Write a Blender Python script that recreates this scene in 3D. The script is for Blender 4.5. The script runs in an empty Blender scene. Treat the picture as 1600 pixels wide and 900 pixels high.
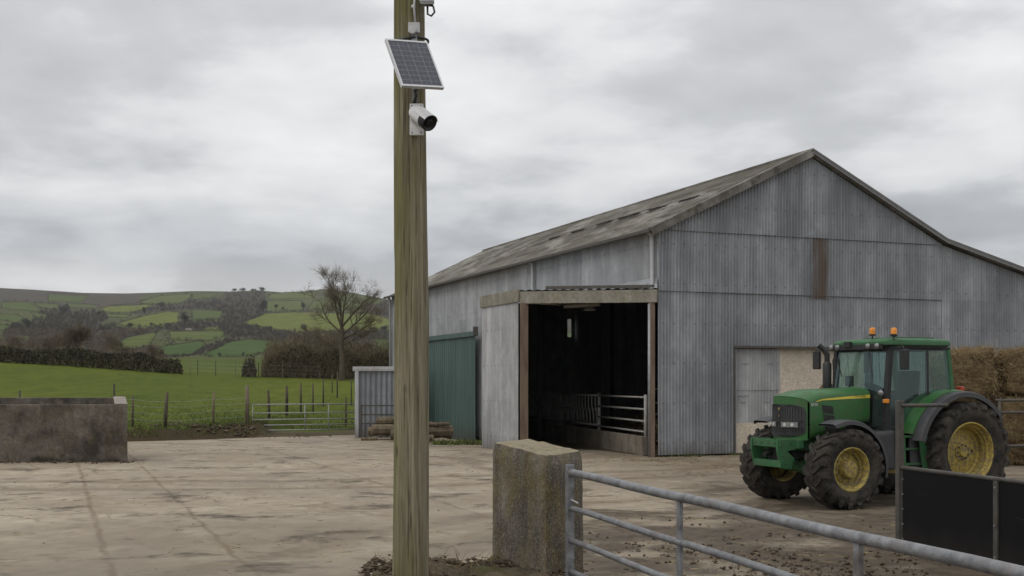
import bpy, bmesh, math, random
import numpy as np
from mathutils import Vector, Matrix

# ------------------------------------------------------------------ camera, sky, sun, exposure
S = bpy.context.scene
COL = S.collection
F, HZ, EYE = 1800.0, 597.0, 2.2            # focal length and horizon in photo pixels, eye height in metres
cd = bpy.data.cameras.new('camera'); cam = bpy.data.objects.new('camera', cd); COL.objects.link(cam)
cam.location = (0, 0, EYE); cam.rotation_euler = (math.pi/2, 0, 0)
cd.sensor_width = 36; cd.lens = 36*F/1600; cd.shift_y = (HZ-450)/1600
cd.clip_start = .1; cd.clip_end = 9000
S.camera = cam
S.view_settings.view_transform = 'Standard'; S.view_settings.look = 'None'
S.view_settings.exposure = 0.0; S.view_settings.gamma = 1
S.render.engine = 'CYCLES'
S.cycles.max_bounces = 6; S.cycles.transparent_max_bounces = 12

SUN_EL, SUN_AZ = math.radians(48), math.radians(-125)     # azimuth measured from +Y towards +X
W = bpy.data.worlds.new('World'); S.world = W; W.use_nodes = True
wt = W.node_tree; wt.nodes.clear()
def wn(t, **k):
    n = wt.nodes.new(t)
    for a, b in k.items(): setattr(n, a, b)
    return n
def wl(a, b): wt.links.new(a, b)
wo = wn('ShaderNodeOutputWorld'); bg = wn('ShaderNodeBackground'); bg.inputs['Strength'].default_value = .1
sky = wn('ShaderNodeTexSky', sky_type='NISHITA', sun_disc=False)
sky.sun_elevation = SUN_EL; sky.sun_rotation = SUN_AZ
tc = wn('ShaderNodeTexCoord'); sx = wn('ShaderNodeSeparateXYZ'); wl(tc.outputs['Generated'], sx.inputs[0])
def wm(op, a, b=None, c=None):
    n = wn('ShaderNodeMath', operation=op)
    for i, v in enumerate((a, b, c)):
        if v is None: continue
        if isinstance(v, (int, float)): n.inputs[i].default_value = v
        else: wl(v, n.inputs[i])
    return n.outputs[0]
zc = wm('MAXIMUM', sx.outputs['Z'], 0.0)
den = wm('ADD', zc, .22)
cv = wn('ShaderNodeCombineXYZ')
wl(wm('DIVIDE', sx.outputs['X'], den), cv.inputs[0]); wl(wm('DIVIDE', sx.outputs['Y'], den), cv.inputs[1])
def cloud(scale, detail, rough, dist, off):
    mp = wn('ShaderNodeMapping'); mp.inputs['Location'].default_value = off
    mp.inputs['Scale'].default_value = (1.0, 1.0, 1)
    wl(cv.outputs[0], mp.inputs[0])
    n = wn('ShaderNodeTexNoise'); n.inputs['Scale'].default_value = scale; n.inputs['Detail'].default_value = detail
    n.inputs['Roughness'].default_value = rough; n.inputs['Distortion'].default_value = dist
    wl(mp.outputs[0], n.inputs['Vector']); return n.outputs['Fac']
big = cloud(1.2, 2, .5, .0, (3.1, 1.2, 0)); sml = cloud(2.7, 6, .53, .12, (7.4, 2.2, 0))
mix = wm('ADD', wm('MULTIPLY', big, .55), wm('MULTIPLY', sml, .45))
cr = wn('ShaderNodeValToRGB'); wl(mix, cr.inputs[0])
el = cr.color_ramp.elements
el[0].position = .385; el[0].color = (.40, .403, .408, 1)
el[1].position = .64; el[1].color = (.74, .74, .735, 1)
e = el.new(.47); e.color = (.48, .484, .493, 1)
e = el.new(.53); e.color = (.615, .617, .622, 1)
# overcast sky: brighter towards the zenith, a paler strip low over the hills
lowz = wm('ADD', zc, wm('MULTIPLY', wm('SUBTRACT', sml, .5), .07))
lb = wn('ShaderNodeValToRGB'); lb.color_ramp.interpolation = 'B_SPLINE'; wl(lowz, lb.inputs[0])
le = lb.color_ramp.elements; le[0].position = .0; le[0].color = (.9, .9, .9, 1); le[1].position = .45; le[1].color = (.82, .82, .82, 1)
for p_, c_ in ((.075, (.92,.92,.92,1)), (.092, (.84,.84,.84,1)), (.104, (.68,.69,.712,1)), (.135, (.70,.71,.725,1)), (.17, (.87,.87,.87,1)), (.24, (.83,.83,.83,1))):
    e_ = le.new(p_); e_.color = c_
zen = wm('ADD', wm('MULTIPLY', wm('SMOOTH_MIN', zc, 1.0, .2), 1.75), 1.16)
mg = wn('ShaderNodeVectorMath', operation='SCALE'); wl(cr.outputs[0], mg.inputs[0])
hzb = wm('MULTIPLY', wm('POWER', wm('SUBTRACT', 1.0, zc), 28.0), .13)
wl(wm('MULTIPLY', wm('ADD', zen, hzb), 10.0), mg.inputs['Scale'])
mx = wn('ShaderNodeMixRGB'); mx.inputs[0].default_value = .93
wl(sky.outputs[0], mx.inputs[1]); ml = wn('ShaderNodeMixRGB', blend_type='MULTIPLY'); ml.inputs[0].default_value = 1; wl(mg.outputs[0], ml.inputs[1]); wl(lb.outputs[0], ml.inputs[2]); wl(ml.outputs[0], mx.inputs[2]); wl(mx.outputs[0], bg.inputs['Color'])
wl(bg.outputs[0], wo.inputs[0])

sd = bpy.data.lights.new('sun', 'SUN'); sun = bpy.data.objects.new('sun', sd); COL.objects.link(sun)
sd.energy = .7; sd.angle = math.radians(24); sd.color = (1, .97, .92)
sv = Vector((math.sin(SUN_AZ)*math.cos(SUN_EL), math.cos(SUN_AZ)*math.cos(SUN_EL), math.sin(SUN_EL)))
sun.rotation_euler = sv.to_track_quat('Z', 'Y').to_euler()
sun.location = (-20, -20, 40)

# ------------------------------------------------------------------ helpers
def P(px, py, Y):
    """point at depth Y seen at photo pixel (px, py)"""
    return Vector(((px-800)/F*Y, Y, EYE-(py-HZ)*Y/F))

class MB:
    def __init__(s): s.v = []; s.f = []; s.m = []; s.p = []
    def add(s, vs, fs, m=0):
        o = len(s.v); s.p.append(o); s.v += [tuple(q) for q in vs]
        for f in fs: s.f.append(tuple(i+o for i in f)); s.m.append(m)
        return s
    def box(s, c, d, M=None, m=0):
        x, y, z = d[0]/2, d[1]/2, d[2]/2
        vs = [Vector((a*x, b*y, e*z)) for a in (-1, 1) for b in (-1, 1) for e in (-1, 1)]
        if M is not None: vs = [M @ q for q in vs]
        vs = [q+Vector(c) for q in vs]
        return s.add(vs, [(0,1,3,2),(4,6,7,5),(0,4,5,1),(2,3,7,6),(0,2,6,4),(1,5,7,3)], m)
    def bar(s, a, b, w, h, m=0, up=(0,0,1)):
        a = Vector(a); b = Vector(b); d = (b-a); L = d.length; d.normalize()
        u = Vector(up)
        if abs(d.dot(u)) > .98: u = Vector((0,1,0)) if abs(d.y) < .9 else Vector((1,0,0))
        r = d.cross(u).normalized(); u = r.cross(d)
        M = Matrix((r, d, u)).transposed()
        return s.box((a+b)/2, (w, L, h), M, m)
    def tube(s, pts, r, n=8, m=0, cap=True):
        pts = [Vector(p) for p in pts]; k = len(pts)
        rs = r if isinstance(r, (list, tuple)) else [r]*k
        vs = []; prev = None
        for i, p in enumerate(pts):
            d = (pts[min(i+1, k-1)]-pts[max(i-1, 0)]).normalized()
            if prev is None:
                u = Vector((0,0,1)) if abs(d.z) < .9 else Vector((1,0,0))
                u = (u-d*u.dot(d)).normalized()
            else:
                u = (prev-d*prev.dot(d)).normalized()
            prev = u; w = d.cross(u)
            for j in range(n):
                a = 2*math.pi*j/n
                vs.append(p+rs[i]*(math.cos(a)*u+math.sin(a)*w))
        fs = [(i*n+j, i*n+(j+1)%n, (i+1)*n+(j+1)%n, (i+1)*n+j) for i in range(k-1) for j in range(n)]
        if cap: fs += [tuple(range(n))[::-1], tuple(range((k-1)*n, k*n))]
        return s.add(vs, fs, m)
    def lathe(s, prof, o, ax, n=32, m=0, close=False):
        """prof = [(radius, along axis)]"""
        o = Vector(o); ax = Vector(ax).normalized()
        u = Vector((0,0,1)) if abs(ax.z) < .9 else Vector((1,0,0))
        u = (u-ax*u.dot(ax)).normalized(); w = ax.cross(u); vs = []
        for r, z in prof:
            for j in range(n):
                a = 2*math.pi*j/n; vs.append(o+ax*z+r*(math.cos(a)*u+math.sin(a)*w))
        k = len(prof)
        fs = [(i*n+j, i*n+(j+1)%n, (i+1)*n+(j+1)%n, (i+1)*n+j) for i in range(k-1) for j in range(n)]
        if close: fs += [((k-1)*n+j, (k-1)*n+(j+1)%n, (j+1)%n, j) for j in range(n)]
        return s.add(vs, fs, m)
    def prism(s, poly, t0, t1, fr, m=0):
        """poly in the plane (a,b); fr(a,b,t) -> point; extruded from t0 to t1"""
        n = len(poly)
        vs = [fr(a, b, t0) for a, b in poly]+[fr(a, b, t1) for a, b in poly]
        fs = [tuple(range(n))[::-1], tuple(range(n, 2*n))]+[(i, (i+1)%n, n+(i+1)%n, n+i) for i in range(n)]
        return s.add(vs, fs, m)
    def grid(s, rows, m=0, wrap=False):
        k = len(rows); n = len(rows[0]); vs = [q for r in rows for q in r]
        fs = [(i*n+j, i*n+j+1, (i+1)*n+j+1, (i+1)*n+j) for i in range(k-1) for j in range(n-1)]
        return s.add(vs, fs, m)
    def each(s, name, mats, parent=None, **k):
        """every added piece becomes an object of its own"""
        out = []; st = s.p+[len(s.v)]; fi = 0
        for a, b in zip(st, st[1:]):
            q = MB(); q.v = s.v[a:b]; q.p = [0]
            q.f = [tuple(i-a for i in f) for f in s.f if a <= f[0] < b]; q.m = [0]*len(q.f)
            out.append(q.build(name, mats, parent, **k))
        return out
    def build(s, name, mats, parent=None, smooth=False, bevel=0, angle=None):
        me = bpy.data.meshes.new(name); me.from_pydata(s.v, [], s.f)
        if not isinstance(mats, (list, tuple)): mats = [mats]
        for q in mats: me.materials.append(q)
        if len(mats) > 1: me.polygons.foreach_set('material_index', s.m)
        bm = bmesh.new(); bm.from_mesh(me)
        bmesh.ops.recalc_face_normals(bm, faces=bm.faces)
        if bevel:
            es = [e for e in bm.edges if len(e.link_faces) == 2 and e.calc_face_angle(0) > .6]
            bmesh.ops.bevel(bm, geom=es, offset=bevel, segments=2, affect='EDGES', clamp_overlap=True, profile=.6)
        bm.to_mesh(me); bm.free()
        o = bpy.data.objects.new(name, me); COL.objects.link(o)
        if parent is not None: o.parent = parent
        if smooth or angle:
            me.polygons.foreach_set('use_smooth', [True]*len(me.polygons))
            if angle: me.set_sharp_from_angle(angle=angle)
        return o

def tri_mesh(name, verts, mat, parent=None, n=3, tint=None):
    """verts: (k, n, 3) array -> one mesh of k loose n-gons; tint: k greys stored as a vertex attribute"""
    k = len(verts); me = bpy.data.meshes.new(name)
    me.vertices.add(k*n); me.vertices.foreach_set('co', np.ascontiguousarray(verts, dtype=np.float32).ravel())
    me.loops.add(k*n); me.loops.foreach_set('vertex_index', np.arange(k*n, dtype=np.int32))
    me.polygons.add(k); me.polygons.foreach_set('loop_start', np.arange(0, k*n, n, dtype=np.int32))
    if tint is not None:
        at = me.attributes.new('tint', 'FLOAT', 'POINT'); at.data.foreach_set('value', np.repeat(tint, n).astype(np.float32))
    me.update(); me.validate(); me.materials.append(mat)
    o = bpy.data.objects.new(name, me); COL.objects.link(o)
    if parent is not None: o.parent = parent
    return o

def tag(o, label=None, cat=None, group=None, kind=None):
    if label: o['label'] = label
    if cat: o['category'] = cat
    if group: o['group'] = group
    if kind: o['kind'] = kind
    return o
def thing(name, label, cat, loc=(0,0,0), rz=0, group=None):
    o = bpy.data.objects.new(name, None); COL.objects.link(o); o.location = loc; o.rotation_euler = (0,0,rz)
    o.empty_display_size = .2
    return tag(o, label, cat, group)

rng = np.random.default_rng(7); random.seed(7)
def leaves(c, rad, n, size, r=rng, shell=.35, flat=1.0, elong=1.0):
    """n random little triangles filling an ellipsoid"""
    d = r.normal(size=(n, 3)); d /= np.linalg.norm(d, axis=1)[:, None]
    q = (shell+(1-shell)*r.random(n)**.6)[:, None]*d*np.array(rad)+np.array(c)
    a = r.normal(size=(n, 3)); a /= np.linalg.norm(a, axis=1)[:, None]
    b = r.normal(size=(n, 3)); b -= a*(a*b).sum(1)[:, None]; b /= np.linalg.norm(b, axis=1)[:, None]
    s = size*(.5+r.random(n))[:, None]
    return np.stack([q-a*s*elong, q+a*s*elong, q+b*s*1.1], 1)
def slivers(base, dirs, L, w):
    """thin upright triangles (twigs, blades): base (n,3), unit dirs (n,3)"""
    n = len(base); a = rng.normal(size=(n, 3)); a -= dirs*(a*dirs).sum(1)[:, None]
    a /= np.linalg.norm(a, axis=1)[:, None]
    w = np.broadcast_to(np.asarray(w), (n,))[:, None]; L = np.broadcast_to(np.asarray(L), (n,))[:, None]
    return np.stack([base-a*w/2, base+a*w/2, base+dirs*L], 1)

# ------------------------------------------------------------------ materials
class Mat:
    """small node-tree builder"""
    def __init__(s, name, rough=.8, metal=0.0, spec=.35):
        s.m = bpy.data.materials.new(name); s.m.use_nodes = True; s.t = s.m.node_tree
        s.b = s.t.nodes['Principled BSDF']; s.o = s.t.nodes['Material Output']
        s.b.inputs['Roughness'].default_value = rough; s.b.inputs['Metallic'].default_value = metal
        s.b.inputs['Specular IOR Level'].default_value = spec
        s.geo = None; s._co = {}
    def n(s, t, **k):
        q = s.t.nodes.new(t)
        for a, b in k.items(): setattr(q, a, b)
        return q
    def l(s, a, b): s.t.links.new(a, b)
    def co(s, kind='Object', scale=(1,1,1), rot=(0,0,0), loc=(0,0,0)):
        if kind == 'World':
            g = s.n('ShaderNodeNewGeometry').outputs['Position']
        else:
            g = s.n('ShaderNodeTexCoord').outputs[kind]
        mp = s.n('ShaderNodeMapping'); mp.inputs['Scale'].default_value = scale
        mp.inputs['Rotation'].default_value = rot; mp.inputs['Location'].default_value = loc
        s.l(g, mp.inputs[0]); return mp.outputs[0]
    def noise(s, co, scale=1, detail=4, rough=.55, dist=0, out='Fac'):
        q = s.n('ShaderNodeTexNoise'); q.inputs['Scale'].default_value = scale; q.inputs['Detail'].default_value = detail
        q.inputs['Roughness'].default_value = rough; q.inputs['Distortion'].default_value = dist
        s.l(co, q.inputs['Vector']); return q.outputs[out]
    def ramp(s, f, stops, interp='LINEAR'):
        q = s.n('ShaderNodeValToRGB'); q.color_ramp.interpolation = interp; e = q.color_ramp.elements
        def c4(c): return (c, c, c, 1) if isinstance(c, (int, float)) else (*c, 1)
        e[0].position = stops[0][0]; e[0].color = c4(stops[0][1]); e[1].position = stops[-1][0]; e[1].color = c4(stops[-1][1])
        for p, c in stops[1:-1]: x = e.new(p); x.color = c4(c)
        s.l(f, q.inputs[0]); return q.outputs[0]
    def mix(s, f, a, b, mode='MIX'):
        q = s.n('ShaderNodeMixRGB', blend_type=mode)
        for i, v in enumerate((f, a, b)):
            if isinstance(v, (int, float)): q.inputs[i].default_value = v if i == 0 else (v, v, v, 1)
            elif isinstance(v, tuple): q.inputs[i].default_value = (*v, 1)
            else: s.l(v, q.inputs[i])
        return q.outputs[0]
    def math(s, op, a, b=None, c=None):
        q = s.n('ShaderNodeMath', operation=op)
        for i, v in enumerate((a, b, c)):
            if v is None: continue
            if isinstance(v, (int, float)): q.inputs[i].default_value = v
            else: s.l(v, q.inputs[i])
        return q.outputs[0]
    def xyz(s, co):
        q = s.n('ShaderNodeSeparateXYZ'); s.l(co, q.inputs[0]); return q.outputs
    def attr(s, name):
        q = s.n('ShaderNodeAttribute'); q.attribute_name = name; return q
    def col(s, c):
        if isinstance(c, tuple): s.b.inputs['Base Color'].default_value = (*c, 1)
        else: s.l(c, s.b.inputs['Base Color'])
        return s
    def rough(s, r): s.l(r, s.b.inputs['Roughness']); return s
    def bump(s, h, dist=.01, st=1.0):
        q = s.n('ShaderNodeBump'); q.inputs['Distance'].default_value = dist; q.inputs['Strength'].default_value = st
        s.l(h, q.inputs['Height']); s.l(q.outputs[0], s.b.inputs['Normal']); return s

M = {}
def galv(name, base, dark, streak=1.0, rough=.55, sheet=.9, ax=0, rust=.0, metal=.25, runs=False):
    """weathered galvanised cladding: each sheet its own grey, vertical weathering streaks, freckles of rust"""
    k = Mat(name, rough, metal, .4)
    c = k.co('Object'); x = k.xyz(c)
    sh = k.n('ShaderNodeTexWhiteNoise', noise_dimensions='2D'); cv = k.n('ShaderNodeCombineXYZ')
    k.l(k.math('FLOOR', k.math('DIVIDE', x[ax], sheet)), cv.inputs[0])
    k.l(k.math('ADD', k.math('GREATER_THAN', x[2], 4.9), k.math('GREATER_THAN', x[2], 6.7)), cv.inputs[1])
    k.l(cv.outputs[0], sh.inputs['Vector'])
    st = k.noise(k.co('Object', (3.2, 3.2, .2)), 1, 4, .55)
    big = k.noise(k.co('Object', (.5, .5, .35)), 1, 4, .6)
    a = k.mix(k.ramp(big, [(.32, 0.0), (.68, 1.0)]), dark, base)
    a = k.mix(k.math('MULTIPLY', k.ramp(st, [(.4, 1.0), (.62, 0.0)]), .34*streak), a, tuple(q*.55 for q in dark))
    a = k.mix(.55, a, k.ramp(sh.outputs['Value'], [(0, .66), (1, 1.12)]), 'MULTIPLY')
    fr = k.noise(k.co('Object', (9, 9, 5)), 2.2, 5, .7)
    a = k.mix(k.math('MULTIPLY', k.ramp(fr, [(.62, 0.0), (.74, 1.0)]), .45), a, tuple(q*1.35 for q in base))
    mo = k.noise(k.co('Object', (2.2, 2.2, 1.6)), 1, 7, .68)
    a = k.mix(k.math('MULTIPLY', k.ramp(mo, [(.38, 1.0), (.52, 0.0)]), .32), a, tuple(q*.62 for q in dark))
    a = k.mix(k.math('MULTIPLY', k.ramp(mo, [(.58, 0.0), (.70, 1.0)]), .35), a, tuple(min(1, q*1.3) for q in base))
    fx_ = k.math('ABSOLUTE', k.math('SUBTRACT', k.math('FRACT', k.math('DIVIDE', x[ax], .33)), .5)); fz_ = k.math('ABSOLUTE', k.math('SUBTRACT', k.math('FRACT', k.math('DIVIDE', k.math('ADD', x[2], .2), 1.18)), .5))
    dot = k.math('MULTIPLY', k.math('LESS_THAN', fx_, .12), k.math('LESS_THAN', fz_, .022))
    a = k.mix(k.math('MULTIPLY', dot, .35), a, (.07, .05, .04))
    # brown dirt splashed and wicked up from the bottom
    bt = k.math('ADD', x[2], k.math('MULTIPLY', k.noise(k.co('Object', (6, 6, 1)), 1, 4), 1.0))
    a = k.mix(k.math('MULTIPLY', k.ramp(bt, [(.35, 1.0), (.95, 0.0)]), .6), a, (.075, .055, .035))
    if rust:
        rn = k.noise(k.co('Object', (2.2, 2.2, .5)), 1, 7, .72)
        a = k.mix(k.math('MULTIPLY', k.ramp(rn, [(.54, 0.0), (.7, 1.0)]), rust), a, (.10, .05, .025))
    if runs:      # rust bleeding down the middle of one sheet
        t_ = k.math('ADD', k.math('MULTIPLY', k.math('SUBTRACT', x[0], 4.29), .929), k.math('MULTIPLY', k.math('SUBTRACT', x[1], 33.85), .370))
        dd_ = k.math('DIVIDE', k.math('ABSOLUTE', k.math('SUBTRACT', t_, 5.72)), .40)
        rr = k.math('ADD', k.math('SUBTRACT', 1.0, dd_), k.math('MULTIPLY', k.math('SUBTRACT', k.noise(k.co('Object', (6, 6, .45)), 1, 6, .7), .5), 2.4))
        a = k.mix(k.math('MULTIPLY', k.ramp(rr, [(.15, 0.0), (.75, 1.0)]), .8), a, (.105, .068, .04))
    k.col(a)
    k.rough(k.ramp(st, [(.3, rough+.15), (.7, rough-.05)]))
    k.bump(k.noise(k.co('Object', (3, 3, 3)), 1, 3), .004, .5)
    return k.m
M['galv_front'] = galv('galvanised_front', (.372, .385, .402), (.235, .245, .258), .9, rust=.10)
M['galv_side'] = galv('galvanised_side', (.44, .452, .462), (.33, .34, .348), .8, ax=1, rust=.08)
M['galv_pale'] = galv('galvanised_pale', (.56, .565, .565), (.36, .365, .37), .9, ax=1, sheet=1.6, rust=.22)
M['galv_rust'] = galv('galvanised_rusted', (.372, .385, .402), (.235, .245, .258), 1.3, .6, rust=.1, runs=True)
M['galv_shed'] = galv('galvanised_shed', (.33, .345, .365), (.24, .25, .265), .7, sheet=1.0)

k = Mat('green_door_metal', .55, .1)
st = k.noise(k.co('Object', (4, 4, .3)), 1, 5, .6); x = k.xyz(k.co('Object'))
a = k.mix(k.ramp(st, [(.35, 0.0), (.7, 1.0)]), (.045, .082, .072), (.082, .125, .112))
bt = k.math('ADD', x[2], k.noise(k.co('Object', (5, 5, 1)), 1, 4))
a = k.mix(k.math('MULTIPLY', k.ramp(bt, [(.3, 1.0), (1.1, 0.0)]), .6), a, (.06, .055, .04))
k.col(a); M['green_door'] = k.m

k = Mat('fibre_cement_roof', .95)
c = k.co('Object')
n1 = k.noise(k.co('Object', (.5, .5, .5)), 1.2, 6, .62); n2 = k.noise(c, 6, 6, .7); n3 = k.noise(k.co('Object', (1, .25, 1)), .7, 5, .6)
a = k.mix(k.ramp(n1, [(.35, 0.0), (.65, 1.0)]), (.095, .086, .072), (.19, .177, .155))
a = k.mix(k.math('MULTIPLY', k.ramp(n3, [(.49, 0.0), (.62, 1.0)]), .7), a, (.31, .295, .265))
a = k.mix(k.math('MULTIPLY', k.ramp(n2, [(.5, 0.0), (.68, 1.0)]), .6), a, (.085, .075, .045))
x = k.xyz(c)
tt = k.math('ADD', k.math('MULTIPLY', k.math('SUBTRACT', x[0], 4.29), .929), k.math('MULTIPLY', k.math('SUBTRACT', x[1], 33.85), .370))
n4 = k.noise(k.co('Object', (1.3, 1.3, 1.3)), 1, 6, .65); nl = k.noise(k.co('Object', (.55, .55, .55)), 1, 3, .5)
st_ = None
for tpos, wdt in ((2.62, .34), (3.2, .22), (1.2, .16), (4.0, .16)):
    q = k.ramp(k.math('DIVIDE', k.math('ABSOLUTE', k.math('SUBTRACT', k.math('ADD', tt, k.math('MULTIPLY', k.math('SUBTRACT', nl, .5), .5)), tpos)), wdt), [(.5, 1.0), (1.0, 0.0)]); st_ = q if st_ is None else k.math('MAXIMUM', st_, q)
a = k.mix(k.math('MULTIPLY', k.math('MULTIPLY', st_, k.ramp(n4, [(.47, 0.0), (.56, 1.0)])), .7), a, (.048, .042, .033))
k.col(a); k.bump(n2, .02, .6); M['roof'] = k.m
k = Mat('roof_opening_dark', .9); n1 = k.noise(k.co('Object'), 4, 4)
k.col(k.ramp(n1, [(.3, (.022, .020, .017)), (.7, (.05, .045, .037))])); M['roof_dark'] = k.m

def concrete(name, base, dark, moss=0.0, stain=0.0, mosscol=(.16, .125, .035), bumpd=.012):
    k = Mat(name, .92, 0, .25); c = k.co('Object')
    n1 = k.noise(c, 2.2, 7, .62); n2 = k.noise(c, 14, 6, .65); n3 = k.noise(c, 55, 3, .6)
    a = k.mix(k.ramp(n1, [(.3, 0.0), (.7, 1.0)]), dark, base)
    a = k.mix(k.math('MULTIPLY', k.ramp(n2, [(.35, 1.0), (.6, 0.0)]), .5), a, tuple(q*.45 for q in dark))
    a = k.mix(k.math('MULTIPLY', k.ramp(n3, [(.62, 0.0), (.7, 1.0)]), .35), a, tuple(min(1, q*1.7) for q in base))
    if stain:
        sn = k.noise(k.co('Object', (1.0, 1.0, .8) if name.startswith('trough') else (2.6, 2.6, .5)), 1, 8, .68)
        a = k.mix(k.math('MULTIPLY', k.ramp(sn, [(.44, 0.0), (.62, 1.0)]), stain), a, (.022, .018, .014))
    if moss:
        mn = k.noise(k.co('Object', (4, 4, 2.0)), 1, 7, .7)
        a = k.mix(k.math('MULTIPLY', k.ramp(mn, [(.46, 0.0), (.62, 1.0)]), moss), a, mosscol)
    if name == 'trough_concrete':
        zz_ = k.math('ADD', k.xyz(c)[2], k.math('MULTIPLY', k.noise(k.co('Object', (.8, .8, .8), (0, 0, 2)), 1, 6, .6), 1.5))
        a = k.mix(k.math('MULTIPLY', k.ramp(zz_, [(.72, 1.0), (.86, 0.0)]), .85), a, (.02, .016, .012))
    if name.startswith('gatepost'):
        gz = k.xyz(k.n('ShaderNodeNewGeometry').outputs['Normal'])[2]
        a = k.mix(k.math('MULTIPLY', k.ramp(gz, [(.5, 0.0), (.85, 1.0)]), k.ramp(n2, [(.35, .3), (.6, .85)])), a, (.30, .255, .16))
        a = k.mix(k.math('MULTIPLY', k.ramp(n3, [(.55, 0.0), (.62, 1.0)]), .4), a, (.36, .33, .27))
    k.col(a)
    h = k.math('ADD', k.math('MULTIPLY', n2, .7), k.math('MULTIPLY', n3, .3))
    k.bump(h, bumpd, .9); return k.m
M['block'] = concrete('gatepost_concrete', (.235, .205, .165), (.085, .072, .055), .5, .55, (.16, .12, .03), .03)
M['trough'] = concrete('trough_concrete', (.20, .175, .148), (.085, .072, .058), .15, .85, bumpd=.008)
M['trough_rim'] = concrete('trough_rim_concrete', (.36, .325, .285), (.22, .195, .165), .1, .2)
M['beam'] = concrete('weathered_beam', (.34, .32, .27), (.2, .185, .15), .35, .15, (.15, .14, .06))
M['render'] = concrete('beige_blockwork', (.72, .635, .52), (.58, .505, .40), .05, .08, bumpd=.004)
M['kneewall'] = concrete('feed_wall_concrete', (.27, .235, .19), (.16, .138, .11), .1, .35)

# the yard slab: pale worn concrete, joints with soil in them, tyre-spread mud, wet dark streaks
k = Mat('yard_concrete', .85, 0, .3); c = k.co('World'); x = k.xyz(c)
n1 = k.noise(k.co('World', (.13, .13, .13)), 1, 6, .6); n2 = k.noise(c, 2.5, 8, .68); n3 = k.noise(c, 30, 8, .78)
sm = k.noise(k.co('World', (.26, .28, 1), (0, 0, .12)), 1, 10, .72, .5)      # wheel-smeared dirt, drawn out across the yard
sm2 = k.noise(k.co('World', (.85, .9, 1), (0, 0, -.1)), 1, 10, .74, .6)
a = k.mix(k.ramp(n1, [(.34, 0.0), (.66, 1.0)]), (.225, .186, .134), (.395, .335, .25))
a = k.mix(k.math('MULTIPLY', k.ramp(n2, [(.38, 1.0), (.52, 0.0)]), .42), a, (.165, .13, .092))
fl = k.noise(k.co('World', (.8, .8, .8)), 1, 10, .74, .2); br = k.noise(k.co('World', (.37, .37, .5), (0, 0, .4)), 1, 10, .74, .3)
a = k.mix(k.math('MULTIPLY', k.ramp(br, [(.47, 0.0), (.60, 1.0)]), .42), a, (.20, .142, .088))
a = k.mix(k.math('MULTIPLY', k.ramp(fl, [(.54, 0.0), (.62, 1.0)]), .35), a, (.50, .44, .34))
ck = k.n('ShaderNodeTexVoronoi', feature='DISTANCE_TO_EDGE'); ck.inputs['Scale'].default_value = .42; cwv = k.n('ShaderNodeVectorMath', operation='ADD'); cns = k.n('ShaderNodeVectorMath', operation='SCALE'); k.l(k.noise(c, 1.4, 6, .7, out='Color'), cns.inputs[0]); cns.inputs['Scale'].default_value = .9; k.l(c, cwv.inputs[0]); k.l(cns.outputs[0], cwv.inputs[1]); k.l(cwv.outputs[0], ck.inputs['Vector'])
a = k.mix(k.math('MULTIPLY', k.ramp(ck.outputs['Distance'], [(.004, 1.0), (.016, 0.0)]), k.ramp(n1, [(.48, 0.0), (.6, .8)])), a, (.07, .055, .04))
a = k.mix(k.math('MULTIPLY', k.ramp(sm, [(.46, 0.0), (.62, 1.0)]), .38), a, (.16, .118, .08))
a = k.mix(k.math('MULTIPLY', k.ramp(sm2, [(.58, 0.0), (.64, 1.0)]), .55), a, (.092, .068, .046))
a = k.mix(k.math('MULTIPLY', k.ramp(n3, [(.58, 0.0), (.70, 1.0)]), .5), a, (.50, .45, .37))
a = k.mix(k.math('MULTIPLY', k.ramp(n3, [(.3, 1.0), (.4, 0.0)]), .6), a, (.07, .055, .04))
u = k.math('ADD', k.math('MULTIPLY', x[0], .929), k.math('MULTIPLY', x[1], .370))
vv = k.math('ADD', k.math('MULTIPLY', x[0], -.370), k.math('MULTIPLY', x[1], .929))
wob = k.math('MULTIPLY', k.math('SUBTRACT', k.noise(c, 1.2, 6, .7), .5), .30)
tm = None
for cx_, cy_, rr_ in ((-10.0, 53.0, 29.5), (-10.0, 53.0, 27.6), (16.0, 6.0, 19.0), (16.0, 6.0, 20.9), (-30.0, 20.0, 31.0)):
    dv_ = k.n('ShaderNodeVectorMath', operation='DISTANCE'); k.l(k.co('World', (1, 1, 0)), dv_.inputs[0]); dv_.inputs[1].default_value = (cx_, cy_, 0)
    q = k.ramp(k.math('ABSOLUTE', k.math('ADD', k.math('SUBTRACT', dv_.outputs['Value'], rr_), k.math('MULTIPLY', k.math('SUBTRACT', n1, .5), 3.0))), [(.12, 1.0), (.42, 0.0)]); tm = q if tm is None else k.math('MAXIMUM', tm, q)
a = k.mix(k.math('MULTIPLY', k.math('MULTIPLY', tm, k.ramp(n2, [(.38, .1), (.58, 1.0)])), .7), a, (.115, .082, .053))
jm = None
for pos, wd, src in ((.62, .035, u), (2.15, .03, u), (6.6, .04, u), (11.1, .04, u), (-3.9, .04, u), (15.6, .05, u),
                     (27.5, .03, vv), (35.5, .03, vv), (19.5, .02, vv)):
    d = k.math('ABSOLUTE', k.math('ADD', k.math('SUBTRACT', src, pos), wob))
    q = k.ramp(k.math('DIVIDE', d, wd*2), [(.25, 1.0), (.9, 0.0)])
    jm = q if jm is None else k.math('MAXIMUM', jm, q)
jm = k.math('MULTIPLY', jm, k.ramp(k.noise(c, .9, 5, .6), [(.30, .25), (.55, .95)]))
fgm = k.n('ShaderNodeMapRange'); fgm.inputs[1].default_value = 21.0; fgm.inputs[2].default_value = 9.0; k.l(k.math('ADD', x[1], k.math('MULTIPLY', k.math('SUBTRACT', n1, .5), 22.0)), fgm.inputs[0])
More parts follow.
